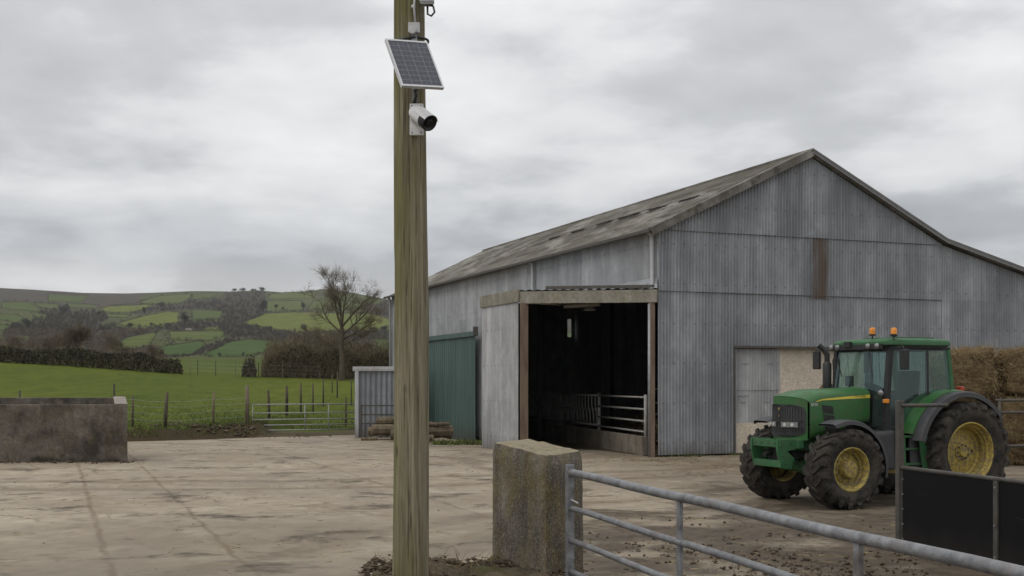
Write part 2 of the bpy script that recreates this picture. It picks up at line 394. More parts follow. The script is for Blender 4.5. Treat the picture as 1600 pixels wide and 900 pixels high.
a = k.mix(k.math('MULTIPLY', fgm.outputs[0], .62), a, k.mix(n2, (.09, .073, .05), (.20, .168, .122)))
a = k.mix(k.math('MULTIPLY', jm, .6), a, (.115, .078, .045))
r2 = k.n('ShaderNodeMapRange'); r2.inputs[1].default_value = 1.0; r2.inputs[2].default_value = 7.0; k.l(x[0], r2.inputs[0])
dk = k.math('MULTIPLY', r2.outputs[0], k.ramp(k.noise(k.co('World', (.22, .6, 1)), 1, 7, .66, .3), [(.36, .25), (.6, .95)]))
a = k.mix(k.math('MULTIPLY', dk, .80), a, (.085, .064, .044))  # brown dirt, deepened to paint in contact shade around the tractor
# trodden mud on the right, in front of the gate and round the tractor
md = k.noise(k.co('World', (.55, .6, 1)), 1, 9, .72, .3)
reg = k.math('MULTIPLY', k.ramp(x[0], [(.0, 0.0), (.35, 1.0)]), 1.0)
rx = k.n('ShaderNodeMapRange'); rx.inputs[1].default_value = -.5; rx.inputs[2].default_value = 4.5; k.l(x[0], rx.inputs[0])
ry = k.n('ShaderNodeMapRange'); ry.inputs[1].default_value = 27.0; ry.inputs[2].default_value = 13.0; k.l(x[1], ry.inputs[0])
mdm = k.math('ADD', md, k.math('MULTIPLY', k.math('MULTIPLY', rx.outputs[0], ry.outputs[0]), .20))
mud_f = k.math('MAXIMUM', k.ramp(mdm, [(.56, 0.0), (.66, 1.0)]), k.ramp(k.math('ADD', k.attr('mud').outputs['Fac'], k.math('MULTIPLY', k.math('SUBTRACT', n2, .5), .9)), [(.14, 0.0), (.36, 1.0)]))
mcol = k.mix(k.ramp(n2, [(.35, 0.0), (.65, 1.0)]), (.038, .027, .017), (.105, .078, .05))
a = k.mix(k.math('MULTIPLY', mud_f, .92), a, mcol)
k.col(a)
hh = k.math('ADD', k.math('MULTIPLY', n3, .25), k.math('ADD', k.math('MULTIPLY', n2, .5), k.math('MULTIPLY', k.math('MULTIPLY', n2, mud_f), 2.2)))
k.bump(hh, .03, .8); k.rough(k.ramp(sm, [(.4, .9), (.65, .62)])); M['yard'] = k.m
MUDMASK = True

k = Mat('soil', .95, 0, .2); c = k.co('World'); n1 = k.noise(c, 3.5, 7, .7); n2 = k.noise(c, 22, 5, .7)
a = k.mix(k.ramp(n1, [(.34, 0.0), (.66, 1.0)]), (.040, .029, .019), (.125, .096, .064))
a = k.mix(k.math('MULTIPLY', k.ramp(n2, [(.55, 0.0), (.68, 1.0)]), .5), a, (.21, .175, .125))
a = k.mix(k.math('MULTIPLY', k.ramp(k.noise(c, 1.7, 5, .6), [(.52, 0.0), (.66, 1.0)]), .55), a, (.072, .075, .022))
k.col(a); k.bump(k.math('ADD', n1, k.math('MULTIPLY', n2, .5)), .05, 1); M['soil'] = k.m

# grass and the distant fields: 'field' attribute = base colour of each field
k = Mat('pasture', .95, 0, .05); c = k.co('World'); at = k.attr('field')
n1 = k.noise(k.co('World', (.08, .03, .1)), 1, 6, .6); n2 = k.noise(k.co('World', (1.2, .35, 1)), 1, 8, .72); n3 = k.noise(c, 4, 6, .7)
a = k.mix(k.ramp(n1, [(.3, 0.0), (.7, 1.0)]), k.mix(1.0, at.outputs['Color'], (.72, .80, .72), 'MULTIPLY'), k.mix(1.0, at.outputs['Color'], (1.28, 1.14, 1.1), 'MULTIPLY'))
a = k.mix(k.math('MULTIPLY', k.math('MULTIPLY', at.outputs['Alpha'], k.ramp(n2, [(.38, 1.0), (.55, 0.0)])), .55), a, (.042, .058, .010))
a = k.mix(k.math('MULTIPLY', k.math('MULTIPLY', at.outputs['Alpha'], k.ramp(n3, [(.56, 0.0), (.68, 1.0)])), .4), a, (.17, .19, .06))
k.col(a); k.bump(k.math('ADD', n2, n3), .12, .6); M['pasture'] = k.m

def leafmat(name, c0, c1, rough=.8):
    soft = name in ('distant_wood', 'brown_scrub', 'far_hedge_leaves', 'distant_evergreens')
    k = Mat(name, rough, 0, .2); at = k.attr('tint')
    k.col(k.ramp(at.outputs['Fac'], [(0, c0), (1, c1)]))
    if soft:      # many leaves to a pixel: their shading evens out
        g = k.n('ShaderNodeNewGeometry'); s1 = k.n('ShaderNodeVectorMath', operation='SCALE'); s1.inputs['Scale'].default_value = .45; k.l(g.outputs['Normal'], s1.inputs[0])
        ad = k.n('ShaderNodeVectorMath', operation='ADD'); k.l(s1.outputs[0], ad.inputs[0]); ad.inputs[1].default_value = (-.25, -.35, .6)
        nm = k.n('ShaderNodeVectorMath', operation='NORMALIZE'); k.l(ad.outputs[0], nm.inputs[0]); k.l(nm.outputs[0], k.b.inputs['Normal'])
    return k.m
M['twig'] = leafmat('winter_twigs', (.075, .06, .042), (.22, .18, .128))
M['twig_red'] = leafmat('brown_twigs', (.075, .058, .032), (.23, .185, .112))
M['ivy'] = leafmat('dark_hedge_leaves', (.008, .010, .004), (.042, .043, .017))
M['farwood'] = leafmat('distant_wood', (.038, .035, .026), (.085, .076, .056))
M['brownwood'] = leafmat('brown_scrub', (.055, .042, .027), (.15, .118, .08))
M['farhedge'] = leafmat('far_hedge_leaves', (.016, .016, .012), (.055, .052, .038))
M['farevergreen'] = leafmat('distant_evergreens', (.014, .018, .014), (.045, .05, .036))
M['grassblade'] = leafmat('grass_blades', (.062, .082, .018), (.125, .15, .042))
M['straw'] = leafmat('straw_stems', (.10, .066, .03), (.36, .265, .14))
M['mudclod'] = leafmat('mud_clods', (.035, .025, .016), (.12, .09, .06))
k = Mat('pale_bark', .95, 0, .1); n1 = k.noise(k.co('World', (5, 5, 1.2)), 1, 6, .7)
k.col(k.ramp(n1, [(.3, (.085, .064, .040)), (.7, (.19, .15, .10))])); M['bark_pale'] = k.m
k = Mat('bark', .95, 0, .15); n1 = k.noise(k.co('World', (5, 5, 1.2)), 1, 6, .7)
k.col(k.ramp(n1, [(.3, (.038, .030, .021)), (.7, (.13, .108, .078))])); M['bark'] = k.m

k = Mat('weathered_pole_wood', .9, 0, .25)
g = k.noise(k.co('Object', (16, 16, .55)), 1, 8, .68, .25); g2 = k.noise(k.co('Object', (55, 55, 1.3)), 1, 5, .6)
bl = k.math('SUBTRACT', k.noise(k.co('Object', (3.2, 3.2, .6)), 1, 5, .6), k.math('MULTIPLY', k.xyz(k.co('Object'))[0], .7))
a = k.mix(k.ramp(g, [(.3, 0.0), (.7, 1.0)]), (.10, .084, .05), (.34, .30, .212))
a = k.mix(k.math('MULTIPLY', k.ramp(bl, [(.42, 0.0), (.62, 1.0)]), .75), a, (.135, .135, .045))
kn = k.n('ShaderNodeTexVoronoi'); kn.inputs['Scale'].default_value = 1; k.l(k.co('Object', (5, 5, 1.7)), kn.inputs['Vector'])
a = k.mix(k.math('MULTIPLY', k.ramp(kn.outputs['Distance'], [(.05, 1.0), (.13, 0.0)]), .75), a, (.04, .028, .016))
a = k.mix(k.math('MULTIPLY', k.ramp(g2, [(.34, 1.0), (.46, 0.0)]), .75), a, (.035, .026, .015))
k.col(a); k.bump(k.math('ADD', g, k.math('MULTIPLY', g2, .8)), .02, .9); M['pole'] = k.m
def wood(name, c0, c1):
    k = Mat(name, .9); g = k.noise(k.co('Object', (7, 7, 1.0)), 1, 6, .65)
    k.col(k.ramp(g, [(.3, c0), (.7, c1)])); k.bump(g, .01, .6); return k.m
M['post_wood'] = wood('old_fence_wood', (.035, .028, .02), (.13, .105, .075))
M['pale_wood'] = wood('pale_fence_wood', (.11, .085, .06), (.25, .2, .145))
M['log'] = wood('cut_timber', (.055, .042, .028), (.22, .17, .11))
M['rust_post'] = wood('rusty_brown_steel', (.085, .058, .042), (.185, .135, .098))

def metal(name, c0, c1, rough=.5, mt=.5, sc=8, rust=0):
    k = Mat(name, rough, mt, .4); n1 = k.noise(k.co('Object'), sc, 6, .65); n2 = k.noise(k.co('Object'), 40, 3)
    a = k.ramp(n1, [(.3, c0), (.7, c1)])
    a = k.mix(k.math('MULTIPLY', k.ramp(n2, [(.55, 0.0), (.7, 1.0)]), .3), a, tuple(q*.55 for q in c0))
    if rust: a = k.mix(k.math('MULTIPLY', k.ramp(k.noise(k.co('Object'), 3, 7, .7), [(.5, 0.0), (.66, 1.0)]), rust), a, (.11, .06, .033))
    k.col(a); k.rough(k.ramp(n1, [(.3, rough-.08), (.7, rough+.15)])); k.bump(n2, .001, .5); return k.m
M['gate'] = metal('galvanised_tube', (.115, .118, .122), (.285, .29, .30), .5, .35, sc=13, rust=.4)
M['fargate'] = metal('weathered_gate_tube', (.22, .22, .21), (.36, .36, .345), .6, .2)
M['darksteel'] = metal('dirty_steel_frame', (.055, .052, .046), (.12, .112, .098), .65, .3, rust=.45)
M['feedsteel'] = metal('barn_feed_tube', (.22, .215, .2), (.36, .35, .33), .65, .1, rust=.3)
M['inner_shade'] = wood('interior_shade_tone', (.010, .009, .007), (.026, .022, .018))  # near black: shade of the unlit barn interior put into the colour
M['pipe'] = metal('grey_downpipe', (.30, .305, .31), (.42, .42, .42), .5, 0)
M['verge'] = metal('grey_verge_flashing', (.13,.13,.125), (.2,.2,.195), .8, .0, 6)
M['bracket'] = metal('bracket_steel', (.2, .2, .2), (.34, .34, .34), .45, .5)
M['blacksheet'] = metal('black_rubber_panel', (.007, .007, .008), (.013, .013, .014), .75, 0, 3); M['blacksheet'].node_tree.nodes['Principled BSDF'].inputs['Specular IOR Level'].default_value = .2
k_ = M['blacksheet'].node_tree
M['blackplastic'] = metal('black_plastic', (.013, .013, .014), (.026, .025, .025), .45, 0, 5)
M['greyplastic'] = metal('dark_grey_plastic', (.035, .035, .038), (.06, .06, .063), .55, 0, 5)
M['whiteplastic'] = metal('white_housing', (.6, .6, .6), (.74, .74, .73), .4, 0, 6)
M['greybox'] = metal('pale_grey_housing', (.4, .4, .4), (.52, .52, .52), .45, 0, 6)
M['alu'] = metal('panel_frame_metal', (.5, .5, .5), (.62, .62, .62), .4, .3)

def paint(name, c0, c1, dirt=.5, rough=.32, dirtcol=(.10, .08, .055)):
    k = Mat(name, rough, 0, .5); n1 = k.noise(k.co('Object'), 1.6, 5, .6); n2 = k.noise(k.co('Object'), 7, 7, .7); x = k.xyz(k.co('Object'))
    a = k.ramp(n1, [(.3, c0), (.7, c1)])
    a = k.mix(k.math('MULTIPLY', k.ramp(n2, [(.46, 0.0), (.68, 1.0)]), dirt*.55), a, dirtcol)
    lo = k.math('ADD', x[2], k.math('MULTIPLY', n2, .8))
    a = k.mix(k.math('MULTIPLY', k.ramp(lo, [(.9, 1.0), (1.75, 0.0)]), dirt*.4), a, dirtcol)
    sp = k.noise(k.co('Object'), 16, 8, .75)
    lo2 = k.ramp(k.math('ADD', x[2], k.math('MULTIPLY', n1, 1.2)), [(.9, .13), (2.1, .0)])
    a = k.mix(k.math('MULTIPLY', k.ramp(k.math('ADD', sp, lo2), [(.60, 0.0), (.66, 1.0)]), dirt), a, (.125, .098, .068))
    k.col(a); k.rough(k.ramp(n2, [(.35, rough), (.65, rough+.3)])); return k.m
M['green'] = paint('green_paint', (.014, .088, .016), (.024, .122, .026), .8)
M['greendull'] = paint('dusty_green_paint', (.015, .095, .028), (.03, .125, .045), .7, .5)
M['yellow'] = paint('yellow_paint', (.42, .315, .04), (.51, .39, .06), .75, .5, (.17, .13, .06))
M['stripe'] = paint('yellow_decal', (.62, .5, .05), (.68, .56, .08), .15, .4)
M['emblem'] = paint('dull_gold_emblem', (.16, .12, .03), (.22, .17, .05), .3, .5)
M['badge'] = paint('pale_decal', (.5, .5, .48), (.58, .58, .56), .1, .4)
k = Mat('tyre_rubber', .9, 0, .2); n1 = k.noise(k.co('Object'), 6, 7, .68); n2 = k.noise(k.co('Object'), 30, 4)
a = k.mix(k.ramp(n1, [(.36, 0.0), (.66, 1.0)]), (.017, .016, .015), (.062, .054, .045))
a = k.mix(k.math('MULTIPLY', k.ramp(n2, [(.56, 0.0), (.7, 1.0)]), .35), a, (.12, .10, .08))
k.col(a); k.bump(n2, .004, .6); M['tyre'] = k.m
def glassmat(name, tint, gloss):
    k = Mat(name); t = k.n('ShaderNodeBsdfTransparent'); t.inputs[0].default_value = (*tint, 1)
    g = k.n('ShaderNodeBsdfGlossy'); g.inputs['Roughness'].default_value = .06; g.inputs[0].default_value = (.75, .95, .95, 1)
    fr = k.n('ShaderNodeFresnel'); gg = k.n('ShaderNodeNewGeometry'); k.l(k.math('SUBTRACT', 1.5, k.math('MULTIPLY', gg.outputs['Backfacing'], 1.5-1/1.5)), fr.inputs[0])
    df = k.n('ShaderNodeBsdfDiffuse'); dn = k.noise(k.co('Object'), 3, 6, .65); k.l(k.ramp(dn, [(.3, (.10, .145, .135)), (.7, (.19, .25, .235))]), df.inputs[0])  # pale teal diffuse film, painted in for sky reflected on the glass
    m0 = k.n('ShaderNodeMixShader'); m0.inputs[0].default_value = gloss; k.l(t.outputs[0], m0.inputs[1]); k.l(df.outputs[0], m0.inputs[2])
    m1 = k.n('ShaderNodeMixShader'); k.l(k.math('MINIMUM', k.math('MULTIPLY', fr.outputs[0], 1.3), .8), m1.inputs[0])
    k.l(m0.outputs[0], m1.inputs[1]); k.l(g.outputs[0], m1.inputs[2]); k.l(m1.outputs[0], k.o.inputs[0]); return k.m
M['glass'] = glassmat('cab_glass_sky_sheen', (.60, .76, .72), .13)
M['lens'] = metal('lamp_lens', (.16, .16, .158), (.30, .30, .29), .10, .3, 20)
M['amber'] = metal('amber_lens', (.62, .2, .02), (.75, .28, .03), .3, 0, 20)
M['redlens'] = metal('red_lens', (.35, .03, .015), (.42, .05, .02), .3, 0, 20)
M['cabdark'] = metal('cab_interior', (.012, .014, .013), (.03, .033, .03), .7, 0, 4)

k = Mat('bale_straw', .95, 0, .05); g = k.noise(k.co('Object', (3, 3, 22)), 1, 7, .72, .8); g2 = k.noise(k.co('Object'), 11, 6, .7); g3 = k.noise(k.co('Object'), 1.1, 4)
a = k.mix(k.ramp(g, [(.3, 0.0), (.7, 1.0)]), (.10, .068, .033), (.31, .232, .13))
a = k.mix(k.math('MULTIPLY', k.ramp(g2, [(.36, 1.0), (.55, 0.0)]), .6), a, (.045, .029, .015))
a = k.mix(k.math('MULTIPLY', k.ramp(g3, [(.4, 0.0), (.65, 1.0)]), .45), a, (.105, .07, .036))
k.col(a); k.bump(k.math('ADD', g, g2), .06, 1); M['bale'] = k.m

k = Mat('solar_cells', .22, 0, .5); x = k.xyz(k.co('UV'))
def lines(s, cnt, w):
    fr = k.math('FRACT', k.math('MULTIPLY', s, cnt)); return k.math('MAXIMUM', k.math('LESS_THAN', fr, w), k.math('GREATER_THAN', fr, 1-w))
cells = k.math('MAXIMUM', lines(x[0], 4, .022), lines(x[1], 9, .03)); bus = k.math('MULTIPLY', lines(x[0], 8, .03), .5)
cn = k.noise(k.co('Object'), 30, 3)
a = k.mix(k.math('MAXIMUM', cells, bus), k.ramp(cn, [(.3, (.018, .022, .036)), (.7, (.032, .037, .055))]), (.17, .18, .20))
k.col(a); M['solar'] = k.m

k = bpy.data.materials.new('valley_haze'); k.use_nodes = True; kt = k.node_tree; kt.nodes.clear()
ko = kt.nodes.new('ShaderNodeOutputMaterial'); kv = kt.nodes.new('ShaderNodeVolumePrincipled')
kv.inputs['Color'].default_value = (.93, .95, 1, 1); kv.inputs['Density'].default_value = .00009; kv.inputs['Anisotropy'].default_value = 0
kt.links.new(kv.outputs[0], ko.inputs['Volume']); M['haze'] = k

k = Mat('scuffed_black_sheet', .85, 0, .12); c = k.co('Object'); x = k.xyz(c)
sc = k.noise(k.co('Object', (2, 2, 14), (0, .5, 0)), 1, 8, .75); du = k.noise(k.co('Object', (2.5, 2.5, 1)), 1, 7, .7)
a = k.mix(k.math('MULTIPLY', k.ramp(sc, [(.60, 0.0), (.66, 1.0)]), .3), (.009, .009, .010), (.06, .057, .052))
a = k.mix(k.math('MULTIPLY', k.ramp(k.math('ADD', x[2], k.math('MULTIPLY', du, .7)), [(.30, 1.0), (.75, 0.0)]), .4), a, (.045, .036, .027))
k.col(a); k.bump(k.noise(c, 1.5, 3), .03, .4); M['blacksheet'] = k.m
# ------------------------------------------------------------------ terrain
def sstep(a, b, x):
    t = np.clip((np.asarray(x, float)-a)/(b-a), 0, 1); return t*t*(3-2*t)
def yard_z(Y): return -.3*sstep(36, 47, Y)
CREST = ([-900,0,100,180,270,330,380,555,620,2600],[540,566,570.5,577,583.5,587,588.5,592,593,594])
SKY = ([-900,-300,0,60,130,200,300,360,400,440,490,500,520,560,612,700,900,1200,1700,2600],
       [440,444,450,453,457,458,455.5,455,453,457,455,452,453,459,468,478,492,510,500,480])
EDGE = ([-60,-19,-16,-11.5,-7.5,-5,-3,60],[45,46,48.2,51.8,54.6,56,70,72])
YR = np.log(np.array([105., 200, 400, 800, 1500]))
def screen_y(px, Y):
    """how high the land stands along the line of sight: a valley side rising to the moor"""
    cr = np.interp(px, *CREST); sk = np.interp(px, *SKY); t = np.log(np.maximum(Y, 105))
    h = cr-sk
    lv = [cr, np.minimum(cr-6, 563), cr-.22*h-4, cr-.60*h-3, sk]
    out = lv[-1].copy() if hasattr(lv[-1], 'copy') else lv[-1]
    for i in range(4):
        u = np.clip((t-YR[i])/(YR[i+1]-YR[i]), 0, 1)
        seg = lv[i]*(1-u)+lv[i+1]*u
        out = np.where((t >= YR[i]) & (t < YR[i+1]), seg, out)
    return out
def vnoise(x, y, s, seed=0):
    x = np.asarray(x, float)/s+seed*17.3; y = np.asarray(y, float)/s+seed*9.7
    xi = np.floor(x); yi = np.floor(y); u = x-xi; v = y-yi; u = u*u*(3-2*u); v = v*v*(3-2*v)
    def h(a, b): return np.modf(np.abs(np.sin(a*127.1+b*311.7+seed*3.1)*43758.5453))[0]
    return (h(xi,yi)*(1-u)+h(xi+1,yi)*u)*(1-v)+(h(xi,yi+1)*(1-u)+h(xi+1,yi+1)*u)*v-.5
def land_z(px, Y):
    px, Y = np.broadcast_arrays(np.asarray(px, float), np.asarray(Y, float))
    X = (px-800)/F*Y
    e = np.interp(X, *EDGE)
    zc = EYE-(np.interp(px, *CREST)-HZ)*105/F
    s = np.clip((Y-e)/(105-e), 0, 1)
    bank = .55*sstep(0, 1.8, Y-e)*(1-.9*sstep(-11.6, -11.2, X)*(1-sstep(-7.2, -6.8, X)))
    z0 = yard_z(Y)-.07
    near = z0+bank*(1-s)+(zc-z0)*s**1.15+.10*vnoise(X, Y, 3.1)*sstep(0, 2, Y-e)+(.05+.22*(1-sstep(1.5, 3, Y-e)))*vnoise(X, Y, .8, 2)*sstep(0, 1, Y-e)
    far = EYE-(screen_y(px, Y)-HZ)*Y/F+vnoise(X, Y, 60, 3)*sstep(120, 300, Y)*1.5
    z = np.where(Y <= 105, near, far)
    z15 = EYE-(np.interp(px, *SKY)-HZ)*1500/F
    return np.where(Y > 1500, z15*(1-.55*sstep(1500, 3000, Y)), z)
def hit(px, py):
    """distance at which the land is seen at a photo pixel"""
    lo, hi = 105.0, 1499.0
    for _ in range(40):
        m = (lo*hi)**.5
        if float(screen_y(np.float64(px), np.float64(m))) > py: lo = m
        else: hi = m
    return m

# fields on the valley side: outline (pixels, walked on the terrain) and grass colour
G0, G1, G2, G3, MOOR = (.086,.108,.034), (.116,.138,.030), (.070,.092,.030), (.050,.086,.026), (.064,.058,.046)
FIELDS = [
 ([(-900,430),(3,449),(225,457),(212,476),(140,479),(70,473),(3,471),(-900,470)], MOOR),
 ([(75,460),(140,463),(125,473),(75,472)], G2), ([(3,472.5),(45,473),(68,485.5),(55,487.5),(3,482.5)], G2),
 ([(52,474),(92,475.5),(92,482),(70,483)], G2), ([(105,474),(155,477.5),(150,481.5),(107,480.5)], G2),
 ([(-60,490),(3,492),(25,493),(52,507),(45,508.5),(3,500.5)], G2), ([(-60,506),(3,507),(22,510),(5,517)], G2),
 ([(48,488),(75,492),(72,498),(55,498)], G2), ([(215,474),(250,462),(300,458.5),(298,465),(280,475),(230,476)], G0),
 ([(155,483.5),(170,478.5),(240,476),(225,484),(200,488.5),(165,488.5)], G1), ([(167,491),(205,491.5),(195,498),(165,496)], G0),
 ([(178,509),(230,492),(262,487),(280,487.5),(278,505),(260,510),(232,512.5),(195,511)], G1),
 ([(165,541),(200,528),(245,519.5),(243,526),(232,540),(200,546),(180,546)], G0), ([(25,524),(52,526),(40,533),(25,531)], G2),
 ([(300,460),(340,457.5),(335,466),(300,468)], G2), ([(300,484.5),(348,485.5),(345,500),(300,503.5)], G2),
 ([(263,518.5),(350,517.5),(352,527),(325,534),(268,532)], G0), ([(235,551),(256,539.5),(313,533.5),(322,537.5),(313,544),(297,554),(235,556)], G3),
 ([(318,552),(360,534),(390,530.5),(432,534.5),(420,546),(395,556),(330,558)], G3),
 ([(374,508.5),(415,490),(475,488),(500,489),(580,490),(612,500),(640,510),(640,520),(560,516),(500,519),(460,519),(400,511)], G1),
 ([(416,487),(418,470.5),(470,469.5),(475,486)], G0), ([(418,466),(425,459),(495,455.5),(490,467),(418,468)], G0),
 ([(490,470.5),(560,471),(570,486),(480,486)], G0), ([(505,457),(560,460),(600,470),(590,477),(520,469)], G2),
 ([(585,530),(640,530),(640,548),(592,546)], G3), ([(320,512.5),(340,510.5),(345,516),(320,517)], G1),
 ([(640,480),(760,490),(770,520),(650,515)], G0), ([(650,524),(900,520),(920,545),(650,548)], G3),
 ([(-250,470),(-40,476),(-45,500),(-250,498)], G2), ([(-300,504),(-60,512),(-70,540),(-300,540)], G0),
]
WOODS = [ # polygon, bush height, count, darkness
 ([(305,475),(345,470),(352,457),(415,456),(418,490),(398,499),(372,508),(350,505),(345,486),(305,482)], 8, 420, .05),
 ([(210,480),(245,476),(300,466),(345,466),(345,478),(300,484),(265,486),(230,490),(205,490)], 6, 210, .1),
 ([(60,486),(105,476),(112,486),(165,486),(170,498),(150,510),(110,520),(70,515),(50,505)], 8, 300, .0),
 ([(5,510),(60,508),(110,518),(165,510),(235,514),(250,518),(200,527),(165,541),(60,548),(5,545)], 9, 420, .0), ([(-60,536),(60,530),(120,524),(190,534),(250,540),(250,562),(-60,562)], 7, 360, .0),
 ([(232,513),(262,508),(280,506),(300,503),(345,502),(400,512),(460,519),(470,534),(430,533),(392,529),(358,530),(352,518),(262,517)], 7, 330, .02),
 ([(460,519),(560,517),(612,520),(612,534),(560,540),(470,540)], 8, 200, .0),
 ([(345,533),(385,530),(318,551),(300,556),(250,560),(235,557),(296,554),(316,543)], 5, 120, .1),
 ([(590,470),(620,474),(640,505),(612,500),(585,488)], 7, 100, .05),
 ([(640,470),(1000,490),(1000,520),(640,520)], 9, 160, .05),
]
def in_poly(px, py, poly):
    ins = np.zeros(px.shape, bool); n = len(poly)
    for i in range(n):
        x0, y0 = poly[i]; x1, y1 = poly[(i+1) % n]
        c = ((y0 > py) != (y1 > py)) & (px < (x1-x0)*(py-y0)/(y1-y0+1e-9)+x0); ins ^= c
    return ins
pxs = np.concatenate([np.arange(-900, -60, 12), np.arange(-60, 660, 2.0), np.arange(660, 2600, 14)])
Ys = np.concatenate([np.arange(43, 64, .5), np.arange(64, 106, 2.2), 106*(1500/106)**np.linspace(0, 1, 150)[1:], [1600, 1800, 2200, 3000]])
PX, YY = np.meshgrid(pxs, Ys); ZZ = land_z(PX, YY); XX = (PX-800)/F*YY
nr, nc = PX.shape
idx = np.arange(nr*nc).reshape(nr, nc)
fc = np.stack([idx[:-1,:-1], idx[:-1,1:], idx[1:,1:], idx[1:,:-1]], -1).reshape(-1, 4)
me = bpy.data.meshes.new('hillside')
me.from_pydata(np.stack([XX, YY, ZZ], -1).reshape(-1, 3).tolist(), [], fc.tolist())
SY = HZ-(ZZ-EYE)*F/YY
base = np.empty((nr*nc, 3)); base[:] = (.066, .070, .036); dn_ = vnoise(XX.ravel(), YY.ravel()*.4, 70, 13); base[dn_ > .12] = (.058, .054, .036); base[dn_ < -.2] = (.078, .088, .038)
fy = YY.ravel(); fx = PX.ravel(); sy = SY.ravel()
base[fy < 205] = (.085, .110, .018)
base[(fy >= 125) & (fy < 205)] = (.072, .098, .022)
for poly, _h, _c, _d in WOODS:
    mk = in_poly(fx, sy, poly) & (fy >= 200); base[mk] = (.046, .040, .029)
for poly, c in FIELDS:
    mk = in_poly(fx, sy, poly) & (fy >= 200); base[mk] = c
# bare soil along the yard edge, on the bank below the fence
Xf = XX.ravel(); de = fy-np.interp(Xf, *EDGE)
bare = (de < 1.2+1.6*vnoise(Xf, fy, 2.0, 4)+1.3*np.exp(-((Xf+13.2)/2.6)**2)); base[bare] = (.066, .049, .031)
rut = (Xf > -11.5) & (Xf < -6.0) & (de < 5+6*vnoise(Xf, fy, 2.5, 6)); base[rut] = (.105, .088, .058)
ca = me.color_attributes.new('field', 'FLOAT_COLOR', 'POINT')
ca.data.foreach_set('color', np.hstack([base, (base[:, 1:2] > base[:, 0:1]*1.05).astype(float)]).astype(np.float32).ravel())
me.polygons.foreach_set('use_smooth', [True]*len(me.polygons)); me.materials.append(M['pasture'])
o = bpy.data.objects.new('hillside', me); COL.objects.link(o); tag(o, 'valley side of small hedged green fields rising to a brown moor', 'hillside', kind='structure')

# the concrete yard (and, as one sheet with it, the ground behind the camera and under the barn)
xs = np.concatenate([np.arange(-70, -20, 2.5), np.arange(-20, -1.5, .3), np.arange(-1.5, 8.6, .065), np.arange(8.6, 16, .3), np.arange(16, 62, 2.5)])
ts = np.concatenate([np.linspace(-45, 7, 14)[:-1], np.linspace(7, 8.6, 10)[:-1], np.arange(8.6, 19, .075), np.arange(19, 36, .3), np.linspace(36, 100, 60)])
GX, GT = np.meshgrid(xs, ts); ge_ = np.interp(GX, *EDGE)+.25*vnoise(GX, 0*GX, 1.3, 8)
GY = np.where(GT <= 36, GT, 36+(GT-36)/64*(ge_-36)); near_ = sstep(5, 7, GY)
mudw = sstep(-.6, 2.5, GX)*sstep(21, 12.5, GY)
patch = np.clip(vnoise(GX, GY, 1.5, 21)+.6*vnoise(GX, GY, .55, 22)+.15, 0, .5)*2
lump = np.abs(vnoise(GX, GY, .42, 6))+.8*np.abs(vnoise(GX*1.3, GY, .2, 9))+.6*np.abs(vnoise(GX, GY*1.2, .11, 12))
GZ = yard_z(GY)+near_*(.018*vnoise(GX, GY, 2.6, 5)+mudw*patch*lump*.115)
rows = np.stack([GX, GY, GZ], -1).tolist()
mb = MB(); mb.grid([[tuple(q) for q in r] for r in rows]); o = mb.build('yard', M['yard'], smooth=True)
mv = np.empty(len(o.data.vertices)*3, np.float32); o.data.vertices.foreach_get('co', mv); mv = mv.reshape(-1, 3)
at = o.data.attributes.new('mud', 'FLOAT', 'POINT'); at.data.foreach_set('value', (mudw*patch).ravel().astype(np.float32)); tag(o, 'pale concrete farmyard with soil-filled joints and mud smears', 'yard', kind='structure')

# lumpy earth mound at the foot of the telegraph pole
rows = []
for y in np.linspace(6.8, 12.0, 90):
    r = []
    for x in np.linspace(-1.75, 1.0, 90):
        ed = min((x+1.42)*2.6, (.62-x)*3.0, (11.62+.25*float(vnoise(x, 0, .5, 3))-y)*3.2, (y-7.2)*2)
        hgt = .47*float(sstep(-.35, .55, ed))
        lum = .13*float(vnoise(x, y, .30, 1))+.09*float(vnoise(x, y, .13, 2))+.05*float(vnoise(x, y, .07, 5))
        r.append((x, y, -.03+hgt+lum*float(sstep(-.4, .3, ed))))
    rows.append(r)
mb = MB(); mb.grid(rows); o = mb.build('earth_mound', M['soil'], smooth=True)
tag(o, 'low mound of dark earth at the foot of the telegraph pole', 'mound', kind='structure')
nb = 900
bx = rng.uniform(-1.4, .55, nb); by = rng.uniform(9.2, 11.6, nb)
base_ = np.stack([bx, by, np.full(nb, .43)+.04*rng.random(nb)], 1); dr = rng.normal(size=(nb, 3))*[.8,.8,.35]+[0,0,.35]; dr /= np.linalg.norm(dr, axis=1)[:,None]
o = tri_mesh('dead_stems', slivers(base_, dr, .06+.1*rng.random(nb), .008), M['straw'], tint=.6*rng.random(nb))
tag(o, 'dead stems and roots littering the earth mound', 'plant litter', kind='stuff')

